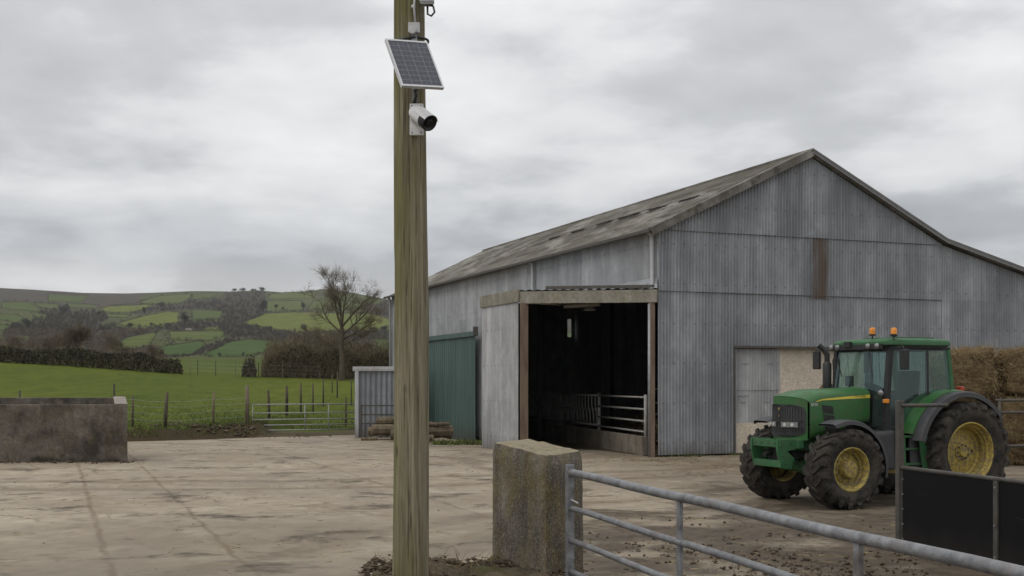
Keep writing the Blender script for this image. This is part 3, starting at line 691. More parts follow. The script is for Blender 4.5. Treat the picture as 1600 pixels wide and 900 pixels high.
def clods(name, n, fx, fy, fz, smax, mat, label, cat):
    v = []
    out = []; tint = []
    tri = [(0,1,2),(0,2,3),(0,3,1),(4,2,1),(4,3,2),(4,1,3)]
    for _ in range(n):
        x = fx(); y = fy()
        if float(vnoise(x, y, 1.1, 21))+.5*float(vnoise(x, y, .4, 22)) < random.uniform(-.25, .3): continue
        s = smax*(.25+.75*random.random()**2.2); z = fz(x, y)
        a = random.random()*6.28
        pts = [Vector((0,0,.55*s))]+[Vector((s*random.uniform(.6,1.2)*math.cos(a+i*2.09), s*random.uniform(.6,1.2)*math.sin(a+i*2.09), s*random.uniform(-.1,.25))) for i in range(3)]+[Vector((0,0,-.4*s))]
        tt = random.random()
        for t in tri: out.append([tuple(pts[i]+Vector((x,y,z))) for i in t]); tint.append(tt)
    o = tri_mesh(name, np.array(out), mat, tint=np.array(tint)); tag(o, label, cat, kind='stuff'); return o
clods('mud_clods', 3600, lambda: random.triangular(-.3, 8.5, 3.6), lambda: random.triangular(8.5, 19, 11.0), lambda x, y: .012, .052, M['mudclod'],
      'crumbs and clods of mud trodden over the concrete by the gate', 'mud')
clods('mound_clods', 3200, lambda: random.uniform(-1.4, .55), lambda: random.triangular(9.3, 11.6, 11.0), lambda x, y: .42+.06*random.random(), .05, M['mudclod'],
      'clods of earth over the mound by the pole', 'earth')
clods('yard_crumbs', 520, lambda: random.uniform(-14, 4), lambda: random.uniform(10, 40), lambda x, y: float(yard_z(y))+.0, .024, M['mudclod'],
      'scattered crumbs of dirt over the yard concrete', 'dirt')
def edge_soil():
    x = random.uniform(-20, -7); return x
nb = 4200
lx = np.concatenate([rng.uniform(-14, 9, 2200), rng.normal(4.5, 2.5, 1200), rng.normal(3, 2.2, 800)]); ly = np.concatenate([rng.uniform(9.5, 45, 2200), rng.normal(31, 2.5, 1200), rng.normal(13, 2.5, 800)])
kk = (vnoise(lx, ly, 1.6, 31) > -.1) & (ly > 9); lx = lx[kk]; ly = ly[kk]; nb = len(lx); dr = rng.normal(size=(nb, 3))*[1, 1, .06]; dr /= np.linalg.norm(dr, axis=1)[:, None]
o = tri_mesh('straw_litter', slivers(np.stack([lx, ly, yard_z(ly)+.012], 1), dr, .08+.18*rng.random(nb), .011), M['straw'], tint=.3+.7*rng.random(nb)); tag(o, 'stray straw blown over the yard concrete', 'straw', kind='stuff')
_e = {}
def ey():
    return 0
out = []
clods('bank_clods', 900, lambda: random.gauss(-12.6, 2.4), lambda: 52+random.uniform(-.9, 1.6), lambda x, y: float(land_z(800+x/y*F, y))+.02, .16, M['mudclod'],
      'lumps of soil along the bank at the yard edge', 'soil')

# grass: tufts along the bank and fence and blades over the nearer pasture
nb = 26000
gx = rng.uniform(-26, -5.2, nb); ge = np.interp(gx, *EDGE); gy = ge+.6+rng.exponential(6.0, nb)
px_ = 800+gx/gy*F; gz = land_z(px_, gy)
cl = vnoise(gx, gy, 1.4, 11)+.5; dmask = (rng.random(nb) < .25+cl) & ~((gx > -11.4) & (gx < -6.2) & (gy-ge < 3.5)) & ~((np.abs(gx+12.8) < 2.4) & (gy-ge < 1.7) & (rng.random(nb) < .8))
gx, gy, gz, ge = gx[dmask], gy[dmask], gz[dmask], ge[dmask]; nb = len(gx)
dr = rng.normal(size=(nb, 3))*[.35,.35,0]+[0,0,1]; dr /= np.linalg.norm(dr, axis=1)[:,None]
L = (.05+.11*rng.random(nb))*(1+.7*(gy-ge < 2))
o = tri_mesh('pasture_grass', slivers(np.stack([gx, gy, gz-.02], 1), dr, L, .05), M['grassblade'], tint=rng.random(nb))
tag(o, 'tufts of rough grass along the field edge', 'grass', kind='stuff')

# ------------------------------------------------------------------ distant hedges, woods, trees
def ground_at(px, Y): return float(land_z(np.float64(px), np.float64(Y)))
HE = []; HT = []; WD = []; WT = []
def far_bush(px, py, hpx, wpx, store, tstore, n=46, Y=None, dark=0.0):
    n = int(n*2.2)
    Y = Y or hit(px, py); z = ground_at(px, Y); X = (px-800)/F*Y; h = hpx*Y/F; w = wpx*Y/F
    store.append(leaves((X, Y, z+h*.45), (w/2, w/2, h*.55), n, h*.095, shell=.05))
    tstore.append(np.clip(rng.normal(.5-dark, .13, n)+random.gauss(0, .12), 0, 1))
for poly, c in FIELDS:
    if c is MOOR: continue
    n = len(poly)
    for i in range(n):
        (x0, y0), (x1, y1) = poly[i], poly[(i+1) % n]
        L = math.hypot(x1-x0, (y1-y0)*1.5); k = max(4, int(L/.62)); style = random.random()
        for q in range(k):
            u = (q+random.random())/k; px = x0+(x1-x0)*u; py = y0+(y1-y0)*u+random.uniform(-.3,.3)
            sc = np.clip((py-445)/90, .25, 1)
            hp = random.uniform(1.3, 2.5)*(.5+.5*sc)+.3
            if style > .55 and random.random() < .16: hp *= random.uniform(1.8, 3.0)
            far_bush(px, py, hp, hp*1.35, HE, HT, 14, dark=.12)
o = tri_mesh('field_hedges', np.concatenate(HE), M['farhedge'], tint=np.concatenate(HT))
tag(o, 'far hedges and scrub dividing the fields on the valley side', 'hedges', kind='stuff')
WB = []; WBT = []
for poly, hp, cnt, dk in WOODS:
    x0 = min(p[0] for p in poly); x1 = max(p[0] for p in poly); y0 = min(p[1] for p in poly); y1 = max(p[1] for p in poly); c = 0
    for _ in range(cnt*8):
        px = random.uniform(x0, x1); py = random.uniform(y0, y1)
        a_, b_ = np.array([px]), np.array([py])
        if in_poly(a_, b_, poly)[0] and not any(in_poly(a_, b_-1, p)[0] for p, _q in FIELDS[1:]):
            s = random.uniform(.6, 1.15)*hp*np.clip((py-430)/85, .45, 1.1); far_bush(px, py, s, s*.95, WB if (py > 519 and px < 255) else WD, WBT if (py > 519 and px < 255) else WT, 44, dark=dk+random.uniform(-.12,.12)); c += 1
            if c >= cnt: break
for _ in range(1500):
    px = random.uniform(-80, 655); py = random.uniform(470, 561); a_, b_ = np.array([px]), np.array([py])
    if any(in_poly(a_, b_, p)[0] for p, _c in FIELDS): continue
    s = random.uniform(.5, 1.1)*6*np.clip((py-430)/85, .45, 1.1); far_bush(px, py, s, s*1.3, WD, WT, 22, dark=random.uniform(-.2,.2))
o = tri_mesh('far_scrub', np.concatenate(WB), M['brownwood'], tint=np.concatenate(WBT)); tag(o, 'brown leafless scrub in the valley bottom behind the left hedge', 'scrub', kind='stuff')
o = tri_mesh('far_woodland', np.concatenate(WD), M['farwood'], tint=np.concatenate(WT))
tag(o, 'leafless brown woodland in the folds of the valley side', 'woodland', kind='stuff')
def far_tree(px, py, hpx, wpx, mat, label, group=None, n=420, trunk=.25):
    Y = hit(px, py) if py else 1490; z = ground_at(px, Y)-.2; X = (px-800)/F*Y; s = Y/F; h = hpx*s; w = wpx*s
    t = thing('field_tree', label, 'tree', (X, Y, z), group=group)
    MB().tube([(0,0,0), (w*.02,0,h*.4), (0,0,h*.75)], [h*.05, h*.035, h*.012], 6).build('trunk', M['bark'], t)
    lv = [leaves((random.uniform(-.25,.25)*w, random.uniform(-.25,.25)*w, h*(trunk+(1-trunk)*random.uniform(.35,.75))), (w*.33, w*.33, h*(1-trunk)*.34), n//7*4, h*.028, shell=.0) for _ in range(7)]
    tri_mesh('crown', np.concatenate(lv), M[mat], t, tint=np.clip(rng.normal(.45, .16, (n//7)*28), 0, 1))
for px, py, h, w, m, lb in [
 (289,511,23,17,'farwood','big round dark tree standing at the corner of two bright hill fields'),
 (412,487,20,13,'farevergreen','dark evergreen tree at the right edge of the hillside wood'),
 (155,496,11,10,'farevergreen','small dark conical tree in the middle of the left hillside'),
 (225,490,12,9,'farwood','grey bare tree in the diagonal hedge, lower one of two'),
 (252,484,14,14,'farwood','broad grey tree high in the diagonal hedge above the brightest field'),
 (432,484,9,7,'farevergreen','pointed dark tree on the hedge left of the bare ash'),
 (442,485,6,6,'farevergreen','little round bush on the hedge just right of a pointed tree'),
 (474,486,14,7,'farwood','narrow grey tree growing in the short hedge between two upper fields'),
 (100,496,20,15,'farwood','tall grey winter tree above the left valley bottom'),
 (42,514,17,22,'farevergreen','wide dark clump of trees low on the far left'),
 (205,514,10,9,'farevergreen','dark tree, left end of the row under the bright hill field'),
 (262,514,10,11,'farevergreen','dark bush, right end of the row under the bright hill field'),
 (236,513,9,8,'farwood','dark grey tree in the middle of the row under the bright field'),
 (475,519,15,11,'farwood','brownish round tree in front of the broad bright field'),
 (388,516,8,9,'farwood','grey tree left of the broad bright field'),
 (600,522,14,16,'farevergreen','dark round bush beside the barn end on the hillside'),
 (380,556,9,6,'farwood','slim tree in the lowest hedge'),
 (343,556,8,5,'farwood','second slim tree in the lowest hedge, left of the first')]:
    far_tree(px, py, h, w, m, lb)
for i, (px, h, w, m, lb) in enumerate([(487,7.5,19,'farevergreen','dense dark clump standing alone on the skyline'), (367,8,10,'farwood','leftmost of the small skyline trees above the wood'),
 (379,9,12,'farwood','second skyline tree above the wood, umbrella shaped'), (396,7,9,'farwood','low skyline tree between taller ones above the wood'),
 (409,10,11,'farwood','tallest skyline tree, at the right end of the wood'), (470,4,9,'farwood','low skyline bush left of the dense clump')]):
    Y = 1440; z = ground_at(px, Y)
    t = thing('skyline_tree', lb, 'tree', ((px-800)/F*Y, Y, z-1), group='trees on the skyline'); hh = h*Y/F; ww = w*Y/F
    MB().tube([(0,0,0), (0,0,hh*.7)], [hh*.05, hh*.02], 6).build('trunk', M['bark'], t)
    lv = [leaves((random.uniform(-.3,.3)*ww, random.uniform(-.2,.2)*ww, hh*random.uniform(.55,.85)), (ww*.28, ww*.28, hh*.25), 160, hh*.04, shell=.0) for _ in range(7)]
    tri_mesh('crown', np.concatenate(lv), M[m], t, tint=np.clip(rng.normal(.45, .18, 1120), 0, 1))
# thin air over the valley: one box round everything below the sky
hz = MB(); hz.box((0, 905, 95), (5200, 2000, 210)); hz = hz.build('haze', M['haze']); tag(hz, 'thin grey moisture in the air over the valley', 'haze', kind='stuff')
# two pale farm buildings in the valley
for px, py, wpx, hpx, lb in [(295,516.5,6,3.2,'tiny white farmhouse among trees on the hillside'), (508,524,8,3.4,'tiny pale farmhouse behind the bare ash tree'), (30,534,14,3,'long pale farm roof low in the valley on the left')]:
    Y = hit(px, py); s = Y/F; z = ground_at(px, Y); t = thing('farmhouse', lb, 'house', ((px-800)/F*Y, Y, z))
    w, d, h = wpx*s, 6, hpx*s
    MB().box((0,0,h*.3), (w, d, h*.75)).build('wall', M['render'], t)
    MB().prism([(-d/2-.3,h*.67),(d/2+.3,h*.67),(0,h*1.1)], -w/2-.2, w/2+.2, lambda a,b,c: (c,a,b)).build('roof', M['trough_rim'], t)

# ------------------------------------------------------------------ near hedges, bare trees
def hedge_bits(x0, x1, yline, hfun, dens, twig_ratio, depth=1.6, leafsize=.11):
    """leaf and twig triangles along a line of depth yline(px) between photo columns x0..x1"""
    nL = int(dens*(x1-x0)); px = rng.uniform(x0, x1, nL); Y = np.array([yline(p) for p in px])+rng.normal(0, depth/2, nL)
    X = (px-800)/F*Y; z0 = land_z(px, np.minimum(Y, 105)); h = np.array([hfun(p) for p in px])*(1+.55*vnoise(X, Y, 1.7, 3))*(.35+.65*sstep(x0-1, x0+min(9, .2*(x1-x0)), px)*(1-sstep(x1-min(7, .2*(x1-x0)), x1+1, px)))
    return px, X, Y, z0, h
def make_hedge(name, label, x0, x1, yline, hd, ht, dl, dt, twig='twig'):
    t = thing(name, label, 'hedge', (float((x0+x1)/2-800)/F*yline((x0+x1)/2), yline((x0+x1)/2), ground_at((x0+x1)/2, 104)))
    loc = np.array(t.location)
    px, X, Y, z0, h = hedge_bits(x0, x1, yline, hd, dl, 0); n = len(px); zz = z0+h*rng.random(n)**.8
    c = np.stack([X, Y, zz], 1)-loc
    a = rng.normal(size=(n,3)); a /= np.linalg.norm(a,axis=1)[:,None]; b = rng.normal(size=(n,3)); b /= np.linalg.norm(b,axis=1)[:,None]
    s = .085*(.5+rng.random(n))[:,None]
    tri_mesh('foliage', np.stack([c-a*s, c+a*s, c+b*s*1.3], 1), M['ivy'], t, tint=np.clip(rng.normal(.35,.25,n)+.8*vnoise(X, zz*2, 1.2, 5), 0, 1))
    px, X, Y, z0, h = hedge_bits(x0, x1, yline, ht, dt, 1, 2.2); n = len(px)
    zz = z0+h*rng.random(n)**1.35*(.8+.35*vnoise(X, Y, .9, 8))
    dr = rng.normal(size=(n,3))*[.55,.55,.3]+[0,0,.75]; dr /= np.linalg.norm(dr,axis=1)[:,None]
    tri_mesh('twigs', slivers(np.stack([X, Y, zz], 1)-loc, dr, .25+.45*rng.random(n), .028), M[twig], t, tint=np.clip(rng.normal(.45,.25,n), 0, 1))
    return t
hl = lambda p: np.interp(p, [-300,0,30,80,130,180,230,285], [1.4,1.45,1.2,1.5,1.7,1.45,1.35,1.25])
make_hedge('field_hedge', 'long dark clipped hedge along the top of the left pasture', -300, 285, lambda p: 105.5, hl, lambda p: hl(p)*1.2*(.75+.5*math.sin(p*.21)**2), 60, 22, 'twig_red')
hr_d = lambda p: np.interp(p, [380,412,425,440,470,500,520,560,600,660], [1.2,1.5,1.9,2.1,2.5,2.0,2.6,2.2,2.5,2.3])
hr_t = lambda p: np.interp(p, [380,400,425,460,520,560,600,660], [1.4,2.4,3.6,4.0,4.6,4.0,4.4,4.1])
make_hedge('overgrown_hedge', 'tall overgrown brown hedge behind the bare ash tree', 410, 670, lambda p: 106.5, hr_d, hr_t, 70, 190, 'twig_red')
make_hedge('hedge_stub', 'short ivy-covered hedge stub in the gap of the field boundary', 379, 400, lambda p: 105.5, lambda p: 1.75, lambda p: 1.9, 60, 40)

def bare_tree(name, label, px, Y, h, spread, mat='bark', seed=1, trunk_r=.3, levels=6, first=.32, lean=0.0, nkids=3, twn=5, twlen=.55):
    R = random.Random(seed); z = ground_at(px, Y)
    t = thing(name, label, 'tree', ((px-800)/F*Y, Y, z-.1)); wood_ = MB(); tips = []
    def grow(p, d, L, r, lv):
        pts = [p]; q = p; dd = d; k = 3
        for i in range(k):
            dd = (dd+Vector((R.gauss(0,.13), R.gauss(0,.13), R.gauss(.04,.08)))).normalized(); q = q+dd*L/k; pts.append(q)
        rs = [r*(1-.38*i/k) for i in range(k+1)]
        wood_.tube(pts, rs, 7 if lv < 2 else (5 if lv < 4 else 3), cap=False)
        if lv >= levels: tips.append((q, dd)); return
        n = nkids if lv else nkids+1
        for i in range(n):
            ax = Vector((R.gauss(0,1), R.gauss(0,1), R.gauss(0,1))); ax = (ax-dd*ax.dot(dd)).normalized()
            a = R.uniform(.25, .75)*spread*(.5 if i == 0 else 1)
            nd = (dd*math.cos(a)+ax*math.sin(a)+Vector((0,0,.12))).normalized()
            grow(pts[-1 if i < 2 else -2], nd, L*R.uniform(.62,.86), r*(.66 if i == 0 else R.uniform(.42,.58)), lv+1)
    grow(Vector((0,0,0)), Vector((lean,0,1)).normalized(), h*first, trunk_r, 0)
    wood_.build('trunk', M[mat], t)
    if tips:
        b = np.repeat(np.array([tuple(q) for q, _ in tips]), twn, 0); d = np.repeat(np.array([tuple(q) for _, q in tips]), twn, 0)
        d = d+rng.normal(0, .55, d.shape)+[0,0,.1]; d /= np.linalg.norm(d,axis=1)[:,None]
        tri_mesh('crown', slivers(b, d, twlen*(.5+rng.random(len(b))), .022), M['twig'], t, tint=rng.random(len(b))*.7)
    return t, tips
def ash_tree():
    """one straight stem forking high, limbs arching up and out to fine tips"""
    R = random.Random(12); Y = 102; h = 9.3; px = 534; z = ground_at(px, Y)
    t = thing('bare_ash_tree', 'tall bare winter ash standing alone above the overgrown hedge', 'tree', ((px-800)/F*Y, Y, z-.1)); wd = MB(); tips = []
    def limb(p, d, L, r, lv, up=.05):
        k = 5; pts = [p]; q = p; dd = d
        for i in range(k):
            dd = (dd+Vector((R.gauss(0,.11), R.gauss(0,.11), up+R.gauss(0,.05)))).normalized(); q = q+dd*L/k; pts.append(q)
        wd.tube(pts, [r*(1-.72*i/k) for i in range(k+1)], 7 if lv == 0 else (5 if lv < 3 else 3), cap=False)
        tips.append((pts[-1], dd, lv))
        if lv >= 3: return
        for i in range((7, 6, 5)[lv]):
            f = R.uniform(.25, 1.0); j = min(k-1, int(f*k)); b_ = pts[j].lerp(pts[j+1], f*k-j)
            dj = (pts[j+1]-pts[j]).normalized(); ax = Vector((R.gauss(0,1), R.gauss(0,1), R.gauss(0,.6))); ax = (ax-dj*ax.dot(dj)).normalized()
            a_ = R.uniform(.45, .95); limb(b_, (dj*math.cos(a_)+ax*math.sin(a_)).normalized(), L*R.uniform(.34,.54)*(1.15-.35*f), max(.007, r*(1-.7*f)*R.uniform(.45,.6)), lv+1, .06)
    st = [Vector((0,0,0)), Vector((.02,0,h*.15)), Vector((-.05,.02,h*.3)), Vector((.06,0,h*.45)), Vector((.0,0,h*.52))]
    wd.tube(st, [.30,.24,.21,.18,.16], 9, cap=False)
    for p, d, L, r in ((st[4], (.10,.1,1), h*.42, .13), (st[4], (-.62,-.1,1), h*.42, .12), (st[4], (.75,.15,1), h*.40, .11), (st[3], (-1.0,.2,.85), h*.42, .10), (st[3], (1.05,-.2,.8), h*.40, .10),
                       (st[3].lerp(st[2], .35), (.9,-.1,.65), h*.36, .10), (st[2], (-.9,-.2,.55), h*.30, .07), (st[2].lerp(st[3], .3), (.95,.3,.35), h*.28, .06), (st[4], (.2,-.6,1), h*.40, .09), (st[4], (-.1,.6,1), h*.42, .09)):
        limb(p, Vector(d).normalized(), L, r, 0)
    wd.build('trunk', M['bark'], t)
    b_ = np.repeat(np.array([tuple(q) for q, _, lv in tips if lv >= 1]), 4, 0); d_ = np.repeat(np.array([tuple(d) for _, d, lv in tips if lv >= 1]), 4, 0)
    d_ = d_+rng.normal(0, .55, d_.shape)+[0,0,.1]; d_ /= np.linalg.norm(d_,axis=1)[:,None]
    tri_mesh('crown', slivers(b_, d_, .62*(.5+rng.random(len(b_))), .013), M['twig'], t, tint=.2+rng.random(len(b_))*.6)
ash_tree()
bare_tree('spreading_bare_tree', 'broad bare brown tree rising from the left hedge', 118, 108, 6.0, 1.5, 'bark_pale', 9, .19, 6, .2, nkids=3, twn=5, twlen=.5)
for i, (px, Y, h, sd, lb) in enumerate([(60,114,3.6,21,'low brown bare tree behind the hedge on the far left'), (25,118,3.2,22,'small bare tree at the left edge behind the hedge'),
     (95,116,4.4,23,'bare bushy tree just left of the broad bare tree'), (160,114,4.2,24,'bare bushy tree just right of the broad bare tree'), (200,116,3.0,25,'short twiggy tree behind the clipped hedge, right of the others'),
     (240,122,3.4,26,'last twiggy tree toward the end of the clipped hedge'), (-40,116,3.8,27,'bare tree beyond the left end of the hedge'),
     (440,112,4.2,28,'twiggy tree at the left end of the overgrown hedge'), (585,112,5.0,29,'bare twiggy tree in the overgrown hedge beside the barn')]):
    bare_tree('scrub_tree', lb, px, Y, h, 1.7, 'bark_pale', sd, .07, 5, .24, nkids=3, twn=6, twlen=.55)
# ------------------------------------------------------------------ barn
DG = Vector((math.cos(math.radians(21.7)), math.sin(math.radians(21.7)), 0)); DL = Vector((-DG.y, DG.x, 0))
C0 = Vector((4.29, 33.85, 0))
def B(t, l, z=0.0): return C0+DG*t+DL*l+Vector((0,0,z))      # t along the gable, l along the side wall
EAVE, RIDGE, SPAN, LEN = 6.71, 9.25, 10.54, 28.65
def ztop(t):
    if t <= SPAN/2: return EAVE+(RIDGE-EAVE)*t/(SPAN/2)
    if t <= SPAN: return RIDGE-(RIDGE-EAVE)*(t-SPAN/2)/(SPAN/2)
    return EAVE-(t-SPAN)*.252
def corr(mb, fr, a0, a1, zb, zt, pitch=.11, amp=.024, off=0.0, spp=6):
    """corrugated sheet: fr(a, out, z); zb, zt functions of a"""
    n = max(2, int((a1-a0)/pitch*spp)); A = np.linspace(a0, a1, n+1); z0 = np.array([zb(v) for v in A]); z1 = np.maximum(np.array([zt(v) for v in A]), z0+.001)
    ox = fr(0, 0, 0); sd_ = ox.x*3.1+ox.y*1.7; rows = []; kz = 9 if (z1-z0).max() > 1.2 else 4
    for u in np.linspace(0, 1, kz):
        zz = z0+(z1-z0)*u; dent = .020*vnoise(A+sd_, zz, 1.3, 4)+.009*vnoise(A+sd_, zz, .42, 6)
        w = off+amp*np.sin(2*math.pi*A/pitch)+dent*min(1, amp/.02)
        rows.append([fr(float(p), float(q), float(r)) for p, q, r in zip(A, w, zz)])
    mb.grid(rows)
barn = thing('barn', 'big grey corrugated metal barn with a dark open doorway', 'barn', C0)
barn.rotation_euler = (0,0,0)
def bb(mb, name, mat, parent=barn, **k):
    """build in world numbers, then hang under the barn without moving"""
    o = mb.build(name, mat, None, **k); o.parent = parent
    w = parent
    o.matrix_parent_inverse = Matrix.Translation(-C0) if parent is barn else Matrix()
    if parent is not barn: o.matrix_parent_inverse = (Matrix.Translation(C0).inverted() if parent.parent is None else Matrix())
    return o
def bbe(mb, name, mat, **k):
    for o in mb.each(name, mat, None, **k): o.parent = barn; o.matrix_parent_inverse = Matrix.Translation(-C0)
gf = lambda t, o_, z: B(t, -o_, z)               # gable: outwards is -DL
sf = lambda l, o_, z: B(-o_, l, z)               # side wall: outwards is -DG
c = lambda v: (lambda a: v)
# gable cladding in three lapped rows; the rusted sheet is a part of its own
OP0, OP1, OPZ = 2.67, 7.6, 3.24
mb = MB()
corr(mb, gf, 0, OP0, c(.05), c(4.95)); corr(mb, gf, OP0, OP1, c(OPZ), c(4.95)); corr(mb, gf, OP1, SPAN, c(.05), c(4.95))
corr(mb, gf, 0, 5.32, c(4.88), c(6.75), off=.022); corr(mb, gf, 6.12, SPAN, c(4.88), c(6.75), off=.022)
corr(mb, gf, 0, SPAN, lambda a: min(6.68, ztop(a)-.01), lambda a: ztop(a)-.02, off=.044)
corr(mb, gf, SPAN, 17.2, c(.05), lambda a: ztop(a)-.02, off=.01)
gw = bb(mb, 'gable_wall', M['galv_front'])
mb = MB(); corr(mb, gf, 5.32, 6.12, c(4.80), c(6.76), off=.026); o = bb(mb, 'rusty_sheet', M['galv_rust']); o['label'] = 'brown rusted cladding sheet high on the gable'
mb = MB()
mb.bar(B(OP0-.05, -.035, OPZ+.03), B(OP1, -.035, OPZ+.03), .06, .07); bb(mb, 'door_track', M['darksteel'])
mb = MB()
for zz in (4.9, 6.7): mb.bar(B(.02, -.05, zz-.02), B(SPAN-.05 if zz < 5 else SPAN-.3, -.05, zz-.02), .006, .014)
bbe(mb, 'sheet_lap', M['darksteel'])
# sheeted door and blockwork in the gable opening
mb = MB(); dfr = lambda t, o_, z: B(t, .16-o_, z)
corr(mb, dfr, OP0+.02, 4.35, c(1.95), c(OPZ-.02), amp=.012); corr(mb, dfr, OP0+.02, 4.33, c(.95), c(1.98), amp=.012, off=-.02)
gd = bb(mb, 'door', M['galv_pale'])
mb = MB(); mb.box(B(3.42, .12, .5), (1.35, .05, .92), Matrix.Rotation(math.radians(21.7), 3, 'Z')); bb(mb, 'door_foot_panel', M['render'], barn)
mb = MB(); mb.tube([B(2.85,.1,1.78), B(2.85,.04,1.78), B(3.15,.04,1.78), B(3.15,.1,1.78)], .018, 6); bb(mb, 'handle', M['bracket'])
mb = MB(); mb.box(B((4.35+OP1)/2, .26, 1.62), (OP1-4.35, .14, 3.24), Matrix.Rotation(math.radians(21.7), 3, 'Z')); bb(mb, 'block_infill', M['render'])
mb = MB(); mb.bar(B(OP0-.02, .05, 0), B(OP0-.02, .05, OPZ), .05, .12); bb(mb, 'door_post', M['darksteel'])
# back gable with one missing strip, far side wall, lean-to
mb = MB(); bk = lambda t, o_, z: B(t, LEN+o_, z)
corr(mb, bk, 0, 10.12, c(-.4), lambda a: ztop(a)-.02, spp=4); corr(mb, bk, 10.34, SPAN, c(-.4), lambda a: ztop(a)-.02, spp=4)
corr(mb, bk, 10.12, 10.34, c(-.4), c(4.72)); corr(mb, bk, 10.12, 10.34, c(5.72), lambda a: ztop(a)-.02)
corr(mb, bk, SPAN, 17.2, c(-.4), lambda a: ztop(a)-.02, spp=4)
bb(mb, 'back_wall', M['galv_side'])
mb = MB(); corr(mb, lambda l, o_, z: B(17.2+o_, l, z), 0, LEN, c(-.4), c(ztop(17.2)), pitch=.2, spp=4); corr(mb, lambda l, o_, z: B(SPAN+o_, l, z), 0.1, LEN-.1, c(-.4), c(EAVE-.05), pitch=.2, spp=4)
bb(mb, 'far_side_wall', M['galv_side'])
# side wall: open behind the porch, clad above and beyond
PL1 = 10.6
mb = MB(); corr(mb, sf, 0, PL1, c(5.2), c(EAVE-.02)); corr(mb, sf, PL1, LEN, c(-.36), c(EAVE-.02)); bb(mb, 'side_wall', M['galv_side'])
# roof: corrugated fibre cement sheets laid in courses, patched, mossy
def roofsheet(mb, t0, t1, l0, l1, lift=0.0, amp=.028, pitch=.177, spp=5):
    n = int((l1-l0)/pitch*spp); lo = []; hi = []
    for i in range(n+1):
        l = l0+(l1-l0)*i/n; w = lift+amp*math.sin(2*math.pi*l/pitch)
        lo.append(B(t0, l, rz(t0)+w)); hi.append(B(t1, l, rz(t1)+w))
    mb.grid([lo, hi])
def rz(t):
    if t < SPAN/2: return EAVE+.06+(RIDGE-EAVE)*t/(SPAN/2)
    if t <= SPAN: return RIDGE+.06-(RIDGE-EAVE)*(t-SPAN/2)/(SPAN/2)
    return EAVE+.06-(t-SPAN)*.252
mb = MB(); cts = [-.32, 1.15, 2.6, 3.95, SPAN/2]
for i in range(4):
    roofsheet(mb, cts[i]-(.12 if i else 0), cts[i+1], -.22, LEN+.25, lift=.014*(3-i)*0+.02*i*.6)
roofsheet(mb, SPAN/2, SPAN, -.22, LEN+.25); roofsheet(mb, SPAN, 17.6, -.22, LEN+.25)
roof = bb(mb, 'roof', M['roof'])
mb = MB()
for l in np.arange(-.22, LEN, 1.1):
    mb.bar(B(SPAN/2-.02, l, RIDGE+.09), B(SPAN/2-.02, min(l+1.12, LEN+.25), RIDGE+.095), .22, .08)
bb(mb, 'ridge_cap', M['roof'])
# broken and slipped sheets: dark gaps with the sheet edge standing up
R_ = random.Random(4); mb = MB(); mb2 = MB()
for l, t0, w, L in [(2.6,2.72,.3,1.3),(4.6,2.6,.4,1.2),(6.6,2.62,.42,1.7),(8.9,2.68,.4,1.2),(11.2,2.62,.34,1.0),(13.4,2.6,.3,.9)]:
    w *= .55; L *= .8; t1 = t0+w
    mb.grid([[B(t0, l, rz(t0)+.062), B(t0+.04, l+L*.5, rz(t0+.04)+.062), B(t0, l+L, rz(t0)+.062)], [B(t1, l+.1, rz(t1)+.062), B(t1+.06, l+L*.4, rz(t1+.06)+.062), B(t1-.05, l+L-.1, rz(t1-.05)+.062)]])
    mb2.bar(B(t1+.03, l-.1, rz(t1)+.085), B(t1, l+L+.2, rz(t1)+.085), .14, .035)
bbe(mb, 'roof_gap', M['roof_dark']); bbe(mb2, 'slipped_sheet', M['roof'])
# pale worn course and verge boards
mb = MB()
for (ta, tb) in ((-.34, SPAN/2), (SPAN/2, SPAN), (SPAN, 17.6)):
    q = MB(); hh_ = .20 if ta < 0 else .10; q.bar(B(ta, -.25, rz(ta)+.06-hh_/2), B(tb, -.25, rz(tb)+.06-hh_/2), .05, hh_); bb(q, 'verge_board', M['roof'] if ta < 0 else M['verge'])
    q = MB(); q.bar(B(ta, -.16, rz(ta)+.085), B(tb, -.16, rz(tb)+.085), .25, .05); bb(q, 'verge_flashing', M['roof'] if ta < 0 else M['verge'])
mb = MB(); mb.bar(B(-.36, -.2, EAVE-.09), B(-.36, LEN+.2, EAVE-.09), .10, .09); bb(mb, 'gutter', M['darksteel'])
for l, z0 in ((.12, 5.05), (LEN-.15, -.2), (9.2, 5.2)):
    mb = MB(); mb.tube([B(-.30,l,EAVE-.06), B(-.17,l,EAVE-.16), B(-.14,l,EAVE-.24), B(-.14,l,z0)]+([B(-.2,l-.1,z0-.12)] if z0 > 0 else []), .06, 10); bb(mb, 'downpipe', M['pipe'], smooth=True)
